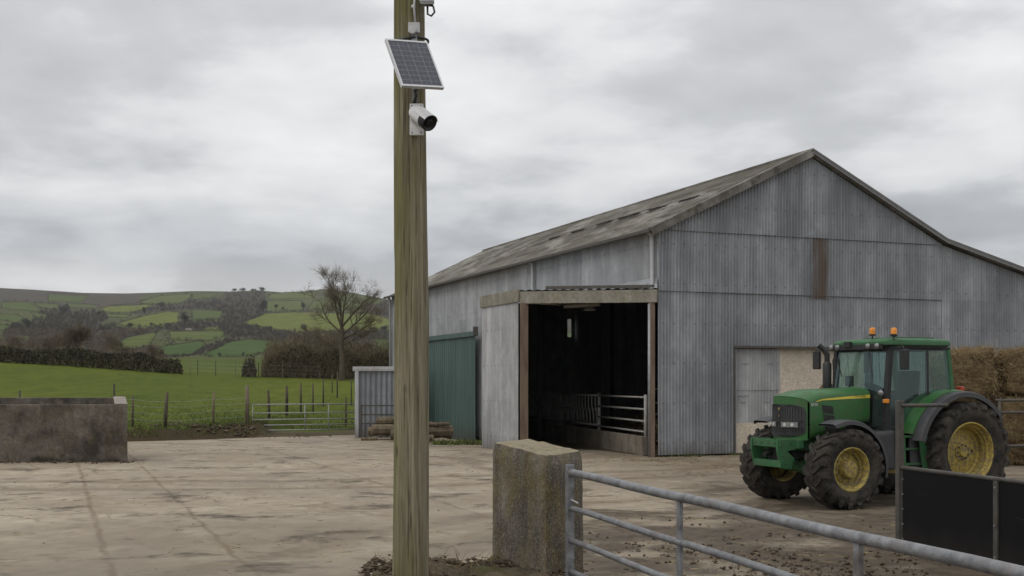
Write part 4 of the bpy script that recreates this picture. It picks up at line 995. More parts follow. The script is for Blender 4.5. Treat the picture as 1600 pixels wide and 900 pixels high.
# porch over the big doorway
PA, PB, PD = Vector((4.25,33.72,0)), Vector((.28,36.3,0)), Vector((-1.02,39.65,0)); PW = B(.3, PL1+.2)
def L3(a, b, u): return a+(b-a)*u
V3 = Vector
mb = MB()
nrm = (PB-PA).cross(V3((0,0,1))).normalized()
mb.bar(PA+V3((0,0,4.72)), PB+V3((0,0,4.86)), .09, .38); bb(mb, 'porch_beam', M['beam'], bevel=.015)
mb = MB(); mb.bar(PB+V3((-.06,.05,4.93)), PD+V3((-.06,.05,4.95)), .08, .40); bb(mb, 'porch_side_beam', M['beam'], bevel=.015)
mb = MB(); rows = []
n = 60
f0 = [L3(PA, PB, i/n)+V3((0,-.06,4.94+.15*i/n+.02*math.sin(i*1.6))) for i in range(n+1)]
w0 = [B(-.02, PL1*i/n, 5.28) for i in range(n+1)]
mb.grid([f0, w0]); mb.grid([[PB+V3((0,0,5.10)), PD+V3((0,0,5.12))], [B(-.02,PL1,5.3), PW+V3((0,0,5.3))]]); bb(mb, 'porch_roof', M['galv_side'])
mb = MB(); mb.bar(L3(PA,PB,.02)+V3((0,.02,5.01)), L3(PA,PB,.80)+V3((0,.02,5.13)), .12, .09); bb(mb, 'porch_flashing', M['darksteel'])
mb = MB(); dd = (PD-PB).normalized(); nn = V3((-dd.y, dd.x, 0)); LL = (PD-PB).length
pf = lambda a, o_, z: PB+dd*a+nn*(o_+.02)+V3((0,0,z))
corr(mb, pf, .14, LL, c(-.2), c(4.8), amp=.014, pitch=.12); o = bb(mb, 'porch_side_panel', M['galv_pale'])
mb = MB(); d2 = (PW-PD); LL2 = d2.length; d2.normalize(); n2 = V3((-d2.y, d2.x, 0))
corr(mb, lambda a, o_, z: PD+d2*a+n2*o_+V3((0,0,z)), 0, LL2, c(-.4), c(5.15), pitch=.15); bb(mb, 'porch_back_panel', M['inner_shade'])  # doorway gloom painted into the panel's colour
mb = MB(); mb.bar(PB+V3((.1,-.02,-.1)), PB+V3((.1,-.02,4.7)), .26, .2, up=(0,1,0)); mb.bar(PA+V3((-.14,.16,-.05)), PA+V3((-.14,.16,4.55)), .17, .18, up=(0,1,0)); bbe(mb, 'porch_post', M['rust_post'], bevel=.01)
mb = MB(); mb.tube([PA+V3((-.22,.1,-.02)), PA+V3((-.22,.1,4.5))], .045, 10); bb(mb, 'porch_pipe', M['bracket'], smooth=True)
mb = MB(); mb.bar(L3(PA,PB,.72)+V3((.1,.5,4.62)), L3(PA,PB,.98)+V3((.1,.7,4.72)), .3, .03); mb.bar(L3(PA,PB,.7)+V3((.2,1.2,4.6)), L3(PA,PB,.45)+V3((.3,1.4,4.64)), .12, .1); bb(mb, 'porch_ceiling_board', M['trough_rim'])
# green sliding door further along the side wall
mb = MB(); gfr = lambda l, o_, z: B(-.32-o_, l, z)
corr(mb, gfr, 14.95, 23.5, c(-.33), c(4.12), amp=.02, pitch=.3, spp=8); gd = bb(mb, 'green_sliding_door', M['green_door'])
mb = MB(); mb.bar(B(-.36, 14.75, 4.2), B(-.36, 23.7, 4.2), .14, .2); bb(mb, 'green_door_rail', M['green_door'])
mb = MB(); mb.box(B(-.36, 14.75, 4.3), (.2,.2,.36)); bb(mb, 'rail_end', M['darksteel'])
# inner trusses and stanchions, dim behind the doorway
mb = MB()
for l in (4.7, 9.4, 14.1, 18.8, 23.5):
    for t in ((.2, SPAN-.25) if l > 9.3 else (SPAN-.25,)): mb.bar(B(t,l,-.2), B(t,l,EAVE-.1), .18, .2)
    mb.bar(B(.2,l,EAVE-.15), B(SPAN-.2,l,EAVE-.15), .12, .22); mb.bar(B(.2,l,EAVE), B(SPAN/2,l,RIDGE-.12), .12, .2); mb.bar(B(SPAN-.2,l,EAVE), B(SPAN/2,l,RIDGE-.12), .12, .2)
bbe(mb, 'portal_frame', M['inner_shade'])
mb = MB(); mb.grid([[B(-.1,.15,-.0), B(-.1,LEN,-.26)],[B(SPAN,.15,.012),B(SPAN,LEN,-.26)]])
o = mb.build('barn_floor', M['soil']); tag(o, 'dark dung-covered floor inside the barn', 'floor', kind='structure'); o.location.z = .03

def wall_foot():
    t = random.uniform(.1, 16); return t
_wf = [None]
def wfx():
    q = B(random.uniform(.05, 16), -abs(random.gauss(.04, .16))-.03); _wf[0] = q; return q.x
clods('wall_dirt', 1500, wfx, lambda: _wf[0].y, lambda x, y: .005, .055, M['mudclod'], 'dirt and droppings gathered along the foot of the gable wall', 'dirt')
nb = 900; tt_ = rng.uniform(.1, 15, nb); oo_ = -.03-np.abs(rng.normal(0, .10, nb)); kk = vnoise(tt_, tt_*0, 1.1, 41) > .0; tt_ = tt_[kk]; oo_ = oo_[kk]; nb = len(tt_)
q = np.array([tuple(B(float(a_), float(b_))) for a_, b_ in zip(tt_, oo_)]); dr = rng.normal(size=(nb,3))*[.6,.6,.2]+[0,0,.6]; dr /= np.linalg.norm(dr,axis=1)[:,None]
o = tri_mesh('wall_weeds', slivers(q, dr, .06+.12*rng.random(nb), .022), M['grassblade'], tint=rng.random(nb)*.7); tag(o, 'sparse weeds along the foot of the gable wall', 'weeds', kind='stuff')
# feed barrier just inside the doorway: low wall, gate-like rails, slanting feed bars
FA, FB = Vector((4.05,34.45,0)), Vector((.62,50.3,-.0)); fd = (FB-FA).normalized(); FL = (FB-FA).length
fb_ = thing('feed_barrier', 'cattle feed barrier on a low concrete wall inside the barn doorway', 'barrier', FA, math.atan2(fd.y, fd.x))
mb = MB(); mb.box((FL/2, .08, .25), (FL, .18, .64)); mb.build('kerb_wall', M['kneewall'], fb_, bevel=.02)
mb = MB()
for xx in (.25, 5.15, 10.4, FL-.2): mb.tube([(xx,-.03,.0),(xx,-.03,1.82)], .055, 8)
mb.each('post', M['feedsteel'], fb_, smooth=True)
mb = MB()
for zz in (.70, 1.02, 1.38, 1.74): mb.tube([(.25,0,zz),(5.15,0,zz)], .03, 7)
mb.each('gate_rail', M['feedsteel'], fb_, smooth=True)
mb = MB()
for a0, a1 in ((5.15,10.4),(10.4,FL-.2)):
    for zz in (.72, 1.74): mb.tube([(a0,0,zz),(a1,0,zz)], .035, 7)
    mb.tube([(a0,0,1.25),(a1,0,1.25)], .02, 6)
    k_ = int((a1-a0)/.42)
    for i in range(k_): a = a0+.15+i*.42; mb.tube([(a,0,.72),(a+.05,0,1.1),(a+.24,0,1.38),(a+.24,0,1.74)], .02, 6)
mb.each('feed_bar', M['feedsteel'], fb_, smooth=True)
fb2 = thing('pen_gate', 'tubular pen gate standing deeper in the dark barn', 'gate', B(3.4, 6.5, .05), math.radians(14))
mb = MB()
for zz in (.6,1.0,1.4,1.9): mb.tube([(0,0,zz),(4.2,0,zz)], .035, 7)
mb.each('rail', M['feedsteel'], fb2, smooth=True)
mb = MB()
for xx in (0,2.1,4.2): mb.tube([(xx,0,0),(xx,0,1.95)], .035, 7)
mb.each('upright', M['feedsteel'], fb2, smooth=True)
fl = thing('barn_lamp', 'small pale lamp hanging high inside the dark doorway', 'lamp', L3(PA,PB,.55)+V3((.6,4.5,4.72)))
mb = MB(); mb.lathe([(.02,.12),(.06,.1),(.2,-.02),(.22,-.06)], (0,0,0), (0,0,1), 16); mb.build('shade', M['whiteplastic'], fl, smooth=True)
mb = MB(); mb.tube([(0,0,.1),(0,0,1.9)], .012, 5); mb.build('cord', M['blackplastic'], fl)
o = tri_mesh('feed_straw', slivers(np.stack([rng.uniform(4.2,8,3000), rng.uniform(36,46,3000), rng.uniform(.0,.9,3000)],1), (lambda d: d/np.linalg.norm(d,axis=1)[:,None])(rng.normal(size=(3000,3))*[1,1,.4]), .3, .02), M['straw'], tint=rng.random(3000)*.8)
tag(o, 'loose straw and feed heaped behind the barrier in the barn', 'straw', kind='stuff')

# ------------------------------------------------------------------ corrugated shed end and timber by the barn
sh = thing('metal_shed', 'low grey corrugated shed standing at the far end of the barn', 'shed', (0,0,0))
SX0, SX1, SY = -7.05, -4.85, 51.8; zb = -.35
mb = MB(); corr(mb, lambda a, o_, z: V3((a, SY-o_, z)), SX0+.16, SX1, c(zb), c(2.72), pitch=.24, amp=.03, spp=8); corr(mb, lambda a, o_, z: V3((SX0+o_+.02, a, z)), SY, SY+3.5, c(zb), c(2.6), pitch=.24, amp=.03); mb.build('wall', M['galv_shed'], sh)
mb = MB(); mb.box((SX0+.08, SY-.03, 1.2), (.17,.14,3.1)); mb.build('corner_post', M['galv_pale'], sh, bevel=.01)
mb = MB(); mb.box(((SX0+SX1)/2, SY-.05, 2.8), (SX1-SX0+.2,.14,.2)); mb.build('roof_edge', M['galv_pale'], sh); mb = MB(); mb.grid([[(SX0,SY,2.86),(SX1,SY,2.86)],[(SX0,SY+3.5,2.7),(SX1,SY+3.5,2.7)]]); mb.build('roof', M['galv_shed'], sh)
mb = MB()
for zz in (.35, .75, 1.15): mb.tube([(SX0+.3,SY-.35,zz),(SX1,SY-.35,zz)], .03, 6)
mb.tube([(SX0+.32,SY-.35,-.3),(SX0+.32,SY-.35,1.2)], .035, 6); mb.each('rail', M['darksteel'], sh)
logs = [ # x0,y0,z, x1,y1, half width, height, label
 (-6.05,49.6,.05,-4.55,49.9,.26,.42,'big split log lying lowest at the left of the timber heap'), (-6.3,50.3,.0,-5.0,50.5,.2,.34,'dark log at the left end behind the split log'),
 (-5.9,50.0,.48,-4.4,50.1,.24,.32,'pale log end on top of the timber heap left of the pole'), (-5.2,49.4,-.1,-3.7,49.7,.24,.36,'log half hidden behind the telegraph pole'),
 (-3.6,47.4,-.02,-2.55,47.9,.3,.5,'mossy dark sleeper block to the right of the pole'), (-3.9,47.3,.50,-2.6,47.7,.28,.16,'thin flat board lying on the mossy sleeper'),
 (-4.4,47.0,-.12,-3.2,47.1,.16,.26,'short log on the ground right of the pole'), (-6.45,49.2,-.18,-5.75,49.3,.1,.14,'small broken branch in front of the timber heap')]
for x0,y0,z,x1,y1,w,h,lb in logs:
    mb = MB(); a = V3((x0,y0,z-.12+h/2)); b = V3((x1,y1,z-.12+h/2)); R2 = random.Random(x0)
    pts = [L3(a,b,i/5)+V3((0,0,R2.uniform(-.02,.02))) for i in range(6)]
    mb.tube(pts, [h*.56*R2.uniform(.85,1.1) for _ in range(6)], 9)
    tag(mb.build('timber', M['log'], angle=.6), lb, 'timber', 'old timber heaped by the shed')
nb = 500
tx = rng.uniform(-3.2,-1.2,nb); ty = rng.uniform(45.5,47.5,nb); dr = rng.normal(size=(nb,3))*[.6,.6,.2]+[0,0,.6]; dr /= np.linalg.norm(dr,axis=1)[:,None]
o = tri_mesh('weeds', slivers(np.stack([tx,ty,yard_z(ty)],1), dr, .15+.15*rng.random(nb), .05), M['grassblade'], tint=rng.random(nb)); tag(o, 'weeds growing along the foot of the green door', 'weeds', kind='stuff')

# ------------------------------------------------------------------ field gate, fences
def zl(x, y): return float(land_z(np.float64(800+x/y*F), np.float64(y)))
g0, g1 = V3((-12.1,53.2,0)), V3((-7.35,55.0,0)); gd_ = (g1-g0); GL = gd_.length; z0 = -.22
fg = thing('field_gate', 'grey tubular field gate between the yard and the pasture', 'gate', (g0.x,g0.y,z0), math.atan2(gd_.y, gd_.x))
mb = MB()
for zz in (.18,.42,.68,.98,1.38): mb.tube([(.12,0,zz),(GL-.1,0,zz)], .028, 8)
mb.each('rail', M['fargate'], fg, smooth=True)
mb = MB()
for xx in (.12, GL*.5, GL*.72, GL-.1): mb.tube([(xx,0,.16),(xx,0,1.4)], .028, 8)
mb.each('upright', M['fargate'], fg, smooth=True)
def post(mb, x, y, h, w, lean=(0,0)):
    z = zl(x, y); mb.tube([(x,y,z-.2),(x+lean[0]*.6,y+lean[1]*.5,z+h*.6),(x+lean[0],y+lean[1],z+h)], [w, w*.95, w*.8], 7)
o = MB(); post(o, -12.22, 53.15, 1.75, .10); tag(o.build('gate_post', M['pale_wood'], smooth=True), 'pale weathered wooden post at the left end of the field gate', 'post')
o = MB(); post(o, -7.2, 54.9, 1.5, .07); tag(o.build('gate_post', M['darksteel'], smooth=True), 'dark post at the right end of the field gate by the shed', 'post')
wf = thing('wire_fence', 'post and wire fence along the bank between yard and pasture', 'fence', (0,0,0))
pp = [(-23.5,47.3,1.5,.06,0,'post_wood'),(-20.2,47.4,1.35,.05,.04,'post_wood'),(-16.5,50.1,1.35,.055,.02,'post_wood'),(-15.25,50.6,1.6,.085,.1,'post_wood'),(-13.55,52.2,1.55,.055,.05,'pale_wood')]
for x,y,h,w,ln,mt in pp:
    mb = MB(); post(mb, x, y, h, w, (ln, 0)); mb.build('fence_post', M[mt], wf, smooth=True)
mb = MB()
allp = pp+[(-12.22,53.15,1.6,0,0,'')]
for i in range(len(allp)-1):
    a, b = allp[i], allp[i+1]
    for hh in (.35,.65,.95,1.2):
        pa = V3((a[0]+a[4]*hh/1.5,a[1]-.05,zl(a[0],a[1])+hh)); pb = V3((b[0]+b[4]*hh/1.5,b[1]-.05,zl(b[0],b[1])+hh))
        mb.tube([pa, (pa+pb)/2-V3((0,0,.05)), pb], .006, 4)
mb.build('wire', M['bracket'], wf)
tf = thing('track_fence', 'line of leaning dark fence posts running up the pasture beyond the gate', 'fence', (0,0,0))
for px,Y,h,w,ln in [(421,57,1.45,.07,-.06),(448,60,1.55,.085,0),(470,63,1.6,.06,0),(489,66,1.65,.05,0),(505,70,1.7,.05,.02),(527,77,1.8,.05,0),(549,74,1.7,.04,0),(519,82,1.3,.04,0),(540,60,1.5,.05,.03)]:
    mb = MB(); post(mb, (px-800)/F*Y, Y, h, w, (ln,0)); mb.build('fence_post', M['post_wood'], tf, smooth=True)
bf = thing('boundary_fence', 'low wire fence with thin posts in the gap of the far hedge', 'fence', (0,0,0)); pr = None; wires = MB()
for i, px in enumerate([297,309,337,368,404,420,442,450,478,500]):
    x, Y = (px-800)/F*104.6, 104.6; mb = MB(); post(mb, x, Y, 1.35, .045); mb.build('fence_post', M['post_wood' if i % 3 else 'pale_wood'], bf)
    q = V3((x,Y,zl(x,Y)))
    if pr is not None:
        for hh in (.4,.75,1.1): wires.tube([pr+V3((0,0,hh)), q+V3((0,0,hh))], .008, 4)
    pr = q
wires.build('wire', M['bracket'], bf)

# ------------------------------------------------------------------ concrete trough (old silage bunk)
tr = thing('concrete_trough', 'long stained concrete trough with thick walls at the edge of the yard', 'trough', (-13.2,31.7,0))
lx0, lx1, dp = -7.0, 2.62, 2.5
sk = lambda x, y, z: (x-(.36*y if x > 0 else 0), y, z)       # the right end runs back at a slant
def slab(y0, y1, z1, name, x1=lx1):
    mb = MB(); vs = [sk(x, y, z) for x in (lx0, x1) for y in (y0, y1) for z in (-.02, z1)]
    mb.add(vs, [(0,1,3,2),(4,6,7,5),(0,4,5,1),(2,3,7,6),(0,2,6,4),(1,5,7,3)]); mb.build(name, M['trough'], tr, bevel=.02)
slab(0, .22, 1.58, 'front_wall'); slab(dp-.22, dp, 1.74, 'back_wall')
for xa, xb in ((lx1-.3, lx1-.003), (lx0, lx0+.3)):
    mb = MB(); mb.prism([(.222,-.02),(dp-.222,-.02),(dp-.222,1.72),(.222,1.575)], xa, xb, lambda a,b,t: sk(t,a,b)); mb.build('end_wall', M['trough'], tr, bevel=.02)
mb = MB(); mb.prism([(.01,1.588),(dp-.01,1.748),(dp-.01,1.775),(.01,1.615)], lx1-.36, lx1, lambda a,b,t: sk(t,a,b)); mb.build('end_coping', M['trough_rim'], tr, bevel=.01)
mb = MB(); mb.grid([[sk(lx0,.2,.5),sk(lx1,.2,.5)],[sk(lx0,dp-.2,.5),sk(lx1,dp-.2,.5)]]); mb.build('inner_floor', M['soil'], tr)
mb = MB(); mb.tube([(lx1-1.3,dp+.2,0),(lx1-1.3,dp+.2,2.15)], .03, 6); mb.tube([(-1.5,dp+.2,0),(-1.5,dp+.2,1.95)], .03, 6); mb.each('iron_stake', M['darksteel'], tr)
clods('trough_litter', 240, lambda: random.uniform(-15.5,-10.4), lambda: 31.7-abs(random.gauss(0,.25)), lambda x,y: .01, .09, M['mudclod'], 'dirt and stones gathered along the foot of the trough', 'dirt')

# ------------------------------------------------------------------ gatepost block and the galvanised gate
FCx, Lc, Rc, Bc = V3((.302,10.46,1.543)), V3((-.168,11.6,1.60)), V3((.645,10.95,1.552)), V3((.175,12.05,1.61))
bm = bmesh.new(); cs = [FCx, Rc, Bc, Lc]; R2 = random.Random(3)
vb = []
NZ = 26; NS = 14
def side(a, b, k): return [a+(b-a)*i/k for i in range(k)]
ring = side(FCx,Rc,10)+side(Rc,Bc,16)+side(Bc,Lc,10)+side(Lc,FCx,16)
ctr = (FCx+Rc+Bc+Lc)/4; rows = []
for j in range(NZ+1):
    u = j/NZ; row = []
    for p in ring:
        q = p.copy(); q.z = -.1+(p.z+.1)*u
        sh_ = 1.10+.03*(1-u)
        # worn arrises: corners pulled in, top edge rounded
        dmin = min((Vector((p.x,p.y,0))-Vector((k2.x,k2.y,0))).length for k2 in cs)
        pull = .022*math.exp(-(dmin/.04)**2)+(.03 if j == NZ else .008 if j == NZ-1 else 0)
        q.x = ctr.x+(p.x-ctr.x)*sh_; q.y = ctr.y+(p.y-ctr.y)*sh_
        dv = Vector((ctr.x-q.x, ctr.y-q.y, 0)).normalized()
        q += dv*(pull+.008*float(vnoise(q.x*3+q.z, q.y*3, .25, 2))+.010*float(vnoise(q.x+q.z*2, q.y+q.z, .08, 3)))
        if j == NZ: q.z += .015*float(vnoise(q.x, q.y, .12, 7))-.01
        row.append(bm.verts.new(q))
    rows.append(row)
for j in range(NZ):
    for i in range(len(ring)): bm.faces.new((rows[j][i], rows[j][(i+1)%len(ring)], rows[j+1][(i+1)%len(ring)], rows[j+1][i]))
prev = rows[-1]
for s_ in (.8,.55,.3,.08):
    nr_ = []
    for v in prev if s_ == .8 else rows_top0: pass
    if s_ == .8: rows_top0 = rows[-1]
    for v in rows_top0:
        q = Vector((ctr.x+(v.co.x-ctr.x)*s_, ctr.y+(v.co.y-ctr.y)*s_, 0))
        q.z = v.co.z+(1.577-v.co.z)*(1-s_)+.018*float(vnoise(q.x, q.y, .13, 4))+.012; nr_.append(bm.verts.new(q))
    for i in range(len(ring)): bm.faces.new((prev[i], prev[(i+1)%len(ring)], nr_[(i+1)%len(ring)], nr_[i]))
    prev = nr_
bm.faces.new(prev); bmesh.ops.recalc_face_normals(bm, faces=bm.faces)
me = bpy.data.meshes.new('concrete_gatepost'); bm.to_mesh(me); bm.free(); me.materials.append(M['block'])
me.polygons.foreach_set('use_smooth', [True]*len(me.polygons)); me.set_sharp_from_angle(angle=.7)
o = bpy.data.objects.new('concrete_gatepost', me); COL.objects.link(o); tag(o, 'thick mossy concrete gatepost block at the end of the gate', 'gatepost')

ga, gb = V3((.512,10.22,0)), V3((2.45,3.7,0)); gdv = (gb-ga); GLn = gdv.length
gt = thing('yard_gate', 'galvanised tubular yard gate in the foreground, hung on the concrete gatepost', 'gate', ga, math.atan2(gdv.y, gdv.x))
for zz, r in ((1.4,.034),(1.085,.025),(.80,.025),(.525,.025),(.26,.025)):
    mb = MB(); k_ = 14; mb.tube([(GLn*i/k_,0,zz+.004*math.sin(i*1.3)) for i in range(k_+1)], r, 14); mb.build('rail', M['gate'], gt, smooth=True)
mb = MB(); mb.box((.0,0,.8),(.066,.066,1.34)); mb.build('stile', M['gate'], gt, bevel=.008)
def at_px(px):   # distance along the gate seen at photo column px
    lo, hi = 0, 1
    for _ in range(40):
        m = (lo+hi)/2; q = ga+gdv*m
        if 800+q.x/q.y*F < px: lo = m
        else: hi = m
    return lo*GLn
for px in (1062, 1341):
    xx = at_px(px); mb = MB(); mb.box((xx,0,.80),(.055,.03,1.14)); mb.build('upright', M['gate'], gt, bevel=.005)
mb = MB(); mb.box((-.02,.01,1.45),(.05,.05,.06)); mb.build('hinge', M['darksteel'], gt)
mb = MB(); mb.tube([(-.03,.03,1.22),(-.09,.06,1.22)], .014, 8); mb.tube([(0.03,.0,1.16),(.09,.05,1.13)], .010, 8); mb.each('hinge_pin', M['bracket'], gt)

# ------------------------------------------------------------------ black sheeted barrier on the right
ba = V3((5.24,15.5,0)); bdv = V3((.66,-2.4,0)).normalized()
bp = thing('sheeted_barrier', 'black sheeted cattle barrier with a tall steel end post beside the tractor', 'barrier', ba, math.atan2(bdv.y, bdv.x))
mb = MB(); mb.box((-.04,0,.97),(.085,.085,1.96)); mb.build('end_post', M['darksteel'], bp, bevel=.008)
mb = MB(); mb.box((3.0,0,.54),(5.9,.03,.98)); mb.build('sheet', M['blacksheet'], bp)
mb = MB(); mb.tube([(0,0,1.05),(6,0,1.05)], .028, 10); mb.build('top_rail', M['darksteel'], bp, smooth=True)
for xx in (1.93, 4.2):
    mb = MB(); mb.box((xx,-.022,.53),(.075,.03,1.0)); mb.build('strap', M['darksteel'], bp)
    mb = MB()
    for zz in (.12,.5,.95): mb.lathe([(.013,0),(.013,.012),(0,.014)], (xx,-.038,zz), (0,-1,0), 8)
    mb.each('bolt', M['bracket'], bp)
mb = MB()
for zz in (.1,.3,.5,.7,.9): mb.lathe([(.011,0),(.011,.012),(0,.014)], (.06,-.016,zz), (0,-1,0), 8)
mb.each('bolt', M['bracket'], bp)
arm = V3((.62,.30,0)); R3 = Matrix.Rotation(-math.atan2(bdv.y, bdv.x), 3, 'Z')
mb = MB(); mb.tube([R3 @ V3((0,0,1.885)), R3 @ V3((.66,.1,1.885))], .025, 10); mb.build('arm', M['darksteel'], bp, smooth=True)

# ------------------------------------------------------------------ straw bales and rack behind the tractor
def bale(c, d, rz_, label, seed):
    R2 = np.random.default_rng(seed); n = (14, 10, 10); vs = {}; bm = bmesh.new()
    bmesh.ops.create_cube(bm, size=1); bmesh.ops.subdivide_edges(bm, edges=bm.edges[:], cuts=9, use_grid_fill=True)
    for v in bm.verts:
        q = v.co.copy(); e = sum(1 for a in q if abs(a) > .44)
        s_ = 1-.06*(e-1) if e > 1 else 1.0
        band = .5+.5*math.cos(q.x*2*math.pi*5)
        q = Vector((q.x*d[0]*s_, q.y*d[1]*s_, q.z*d[2]*s_))
        nz = float(vnoise(q.x*2+q.z*3+seed, q.y*2+q.z*2, .35, seed % 7))*.16+float(vnoise(q.x*4, q.y*4+q.z, .3, 3+seed % 5))*.06+.02*band
        v.co = q+v.normal*(nz-.03)
    me = bpy.data.meshes.new('straw_bale'); bm.to_mesh(me); bm.free(); me.materials.append(M['bale']); me.polygons.foreach_set('use_smooth', [True]*len(me.polygons))
    o = bpy.data.objects.new('straw_bale', me); COL.objects.link(o); o.location = c; o.rotation_euler = (R2.normal(0,.02), R2.normal(0,.02), rz_+R2.normal(0,.03))
    tag(o, label, 'bale', 'straw bales stacked behind the tractor')
    # ragged ends sticking out of the faces
    m = 2600; ax = R2.integers(0, 3, m); sg = R2.choice([-1,1], m); q = R2.uniform(-.5, .5, (m,3)); q[np.arange(m), ax] = sg*.49
    q = q*np.array(d); dr = R2.normal(size=(m,3)); dr[np.arange(m), ax] += sg*.8; dr[:,2] -= .7; dr /= np.linalg.norm(dr,axis=1)[:,None]
    st = tri_mesh('loose_straw', slivers(q, dr, .10+.2*R2.random(m), .013), M['straw'], o, tint=R2.random(m))
    return o
a = math.radians(21.7)
ab = math.radians(-13); E1 = V3((math.cos(ab), math.sin(ab), 0)); E2 = V3((-math.sin(ab), math.cos(ab), 0)); p0 = V3((13.0,31.0,0)); zr = [(-.02,.62),(.60,1.84),(1.82,3.1)]
for (i, j), lb in {(0,0):'lowest straw bale directly behind the rear tyre',(1,0):'lowest straw bale at the right edge behind the rack',(0,1):'middle straw bale behind the rear fender',(1,1):'middle straw bale at the right edge behind the rack',
 (0,2):'top straw bale beside the tractor cab',(1,2):'top straw bale at the right edge of the photo'}.items():
    z0_, z1_ = zr[j]; p = p0+E1*((i-.5)*1.66-(.09 if j == 1 else 0))+E2*(.16*((i+j) % 2)-.07*j)+V3((0,0,(z0_+z1_)/2))
    bale(p, (1.50,1.7,z1_-z0_-.03), ab, lb, 11+i*5+j)
rk = thing('feed_rack', 'weathered steel hay rack standing in front of the straw bales', 'rack', V3((12.15,28.5,0)), math.radians(8))
mb = MB()
for zz in (.62,1.45,1.75): mb.tube([(-.2,0,zz),(4.2,0,zz)], .035, 8)
mb.each('rail', M['darksteel'], rk, smooth=True)
mb = MB()
for xx in (-.1,1.25,2.6): mb.tube([(xx,0,0),(xx,0,1.78)], .04, 8)
mb.each('upright', M['darksteel'], rk, smooth=True)
# heap of old straw and rubbish seen over the bonnet
hp = B(5.35, -.9, 0); q = []
m = 5000; r = rng.random(m)**.5; th = rng.random(m)*6.283; hh = 2.05*(1-r**1.3)
q = np.stack([r*1.35*np.cos(th), r*.8*np.sin(th), hh*(.6+.4*rng.random(m))], 1); dr = rng.normal(size=(m,3)); dr /= np.linalg.norm(dr,axis=1)[:,None]
hpT = thing('straw_heap', 'dark heap of old straw against the beige wall behind the bonnet', 'heap', hp, math.radians(21.7))
mb = MB(); rows = []
for i in range(9):
    rr = i/8; rows.append([(rr*1.4*math.cos(t_)*(1+.2*math.sin(3*t_)), rr*.85*math.sin(t_), 2.0*(1-rr**1.3)*(1+.15*math.sin(5*t_+i))+.0) for t_ in np.linspace(0, 6.283, 24)])
mb.grid(rows); mb.build('core', M['bale'], hpT, smooth=True); tri_mesh('stems', slivers(q, dr, .12+.15*rng.random(m), .014), M['straw'], hpT, tint=rng.random(m)*.6)
# ------------------------------------------------------------------ telegraph pole with its kit
PX0, PY0 = -.901, 10.2
pole = thing('telegraph_pole', 'thick weathered wooden telegraph pole rising from the earth mound', 'pole', (PX0, PY0, 0))
mb = MB(); rows = []; NA = 56
for j in range(110):
    z = .2+8.3*j/109; R0 = .162-.0052*(z-.4)
    row = []
    for i in range(NA+1):
        a_ = 2*math.pi*(i % NA)/NA
        g_ = .010*float(vnoise(a_*3.0, z*.25, .35, 3))+.006*float(vnoise(a_*9.0, z*.5, .4, 5))
        crack = -.016*max(0, 1-abs(((a_*1.0+.12*math.sin(z*.9)) % .62)-.31)/.030)*(float(vnoise(a_*2, z, 1.1, 8)) > .02)
        r = R0+g_+crack; row.append((r*math.cos(a_)+.012*math.sin(z*.8), r*math.sin(a_), z))
    rows.append(row)
mb.grid(rows); mb.build('shaft', M['pole'], pole, smooth=True)
fy = PY0-.145
def W_(px, py, Y=None): return P(px, py, Y or fy)
# solar panel on a strut
tl, trr, bl_ = P(602,61,9.80), P(667,66,10.02), P(628,134.5,9.60); br = trr+bl_-tl
sp = thing('solar_panel', 'small tilted solar panel on the pole above the camera', 'solar panel', (tl+br)/2); o0 = (tl+br)/2
U = (trr-tl); Vv = (bl_-tl); nn = U.cross(Vv).normalized()
if nn.y > 0: nn = -nn
def pt(u, v, w): return tl+U*u+Vv*v+nn*w-o0
mb = MB(); mb.add([pt(.03,.03,.004), pt(.97,.03,.004), pt(.97,.97,.004), pt(.03,.97,.004)], [(0,1,2,3)])
cells = mb.build('cells', M['solar'], sp); uv = cells.data.uv_layers.new(name='UVMap')
for li, co in zip(cells.data.polygons[0].loop_indices, [(0,0),(1,0),(1,1),(0,1)] if True else []):
    vi = cells.data.loops[li].vertex_index; uv.data[li].uv = [(0,0),(1,0),(1,1),(0,1)][vi]
mb = MB(); e = .035
for (u0,v0,u1,v1) in ((0,0,1,e),(0,1-e,1,1),(0,e,e,1-e),(1-e,e,1,1-e)):
    mb.add([pt(u0,v0,.008),pt(u1,v0,.008),pt(u1,v1,.008),pt(u0,v1,.008),pt(u0,v0,-.022),pt(u1,v0,-.022),pt(u1,v1,-.022),pt(u0,v1,-.022)], [(0,1,2,3),(4,5,6,7),(0,1,5,4),(1,2,6,5),(2,3,7,6),(3,0,4,7)])
mb.build('frame', M['alu'], sp)
mb = MB(); mb.add([pt(.03,.03,-.012), pt(.97,.03,-.012), pt(.97,.97,-.012), pt(.03,.97,-.012)], [(0,1,2,3)]); mb.build('back', M['whiteplastic'], sp)
mb = MB(); mb.bar(W_(647,40)-o0, W_(648,160)-o0, .05, .02, up=(0,1,0)); mb.bar(W_(648,64,fy-.02)-o0, pt(.62,.12,-.02), .05, .04); mb.bar(W_(648,140)-o0, pt(.5,.85,-.02), .035, .03); mb.build('bracket', M['bracket'], sp)
mb = MB(); mb.box(W_(647,44)-o0, (.10,.05,.09)); mb.lathe([(.0,0),(.035,.0),(.035,.05),(0,.05)], W_(645,49,fy-.0)-o0, (0,-1,0), 12); mb.build('clamp', M['greybox'], sp, bevel=.006)
mb = MB(); ringp = [(PX0-o0.x+.158*math.cos(t_), PY0-o0.y+.158*math.sin(t_), W_(640,60).z-o0.z+.02*math.cos(t_*1.0)) for t_ in np.linspace(0, 2*math.pi, 40)]
mb.tube(ringp, .012, 6); mb.build('strap', M['blackplastic'], sp, smooth=True)
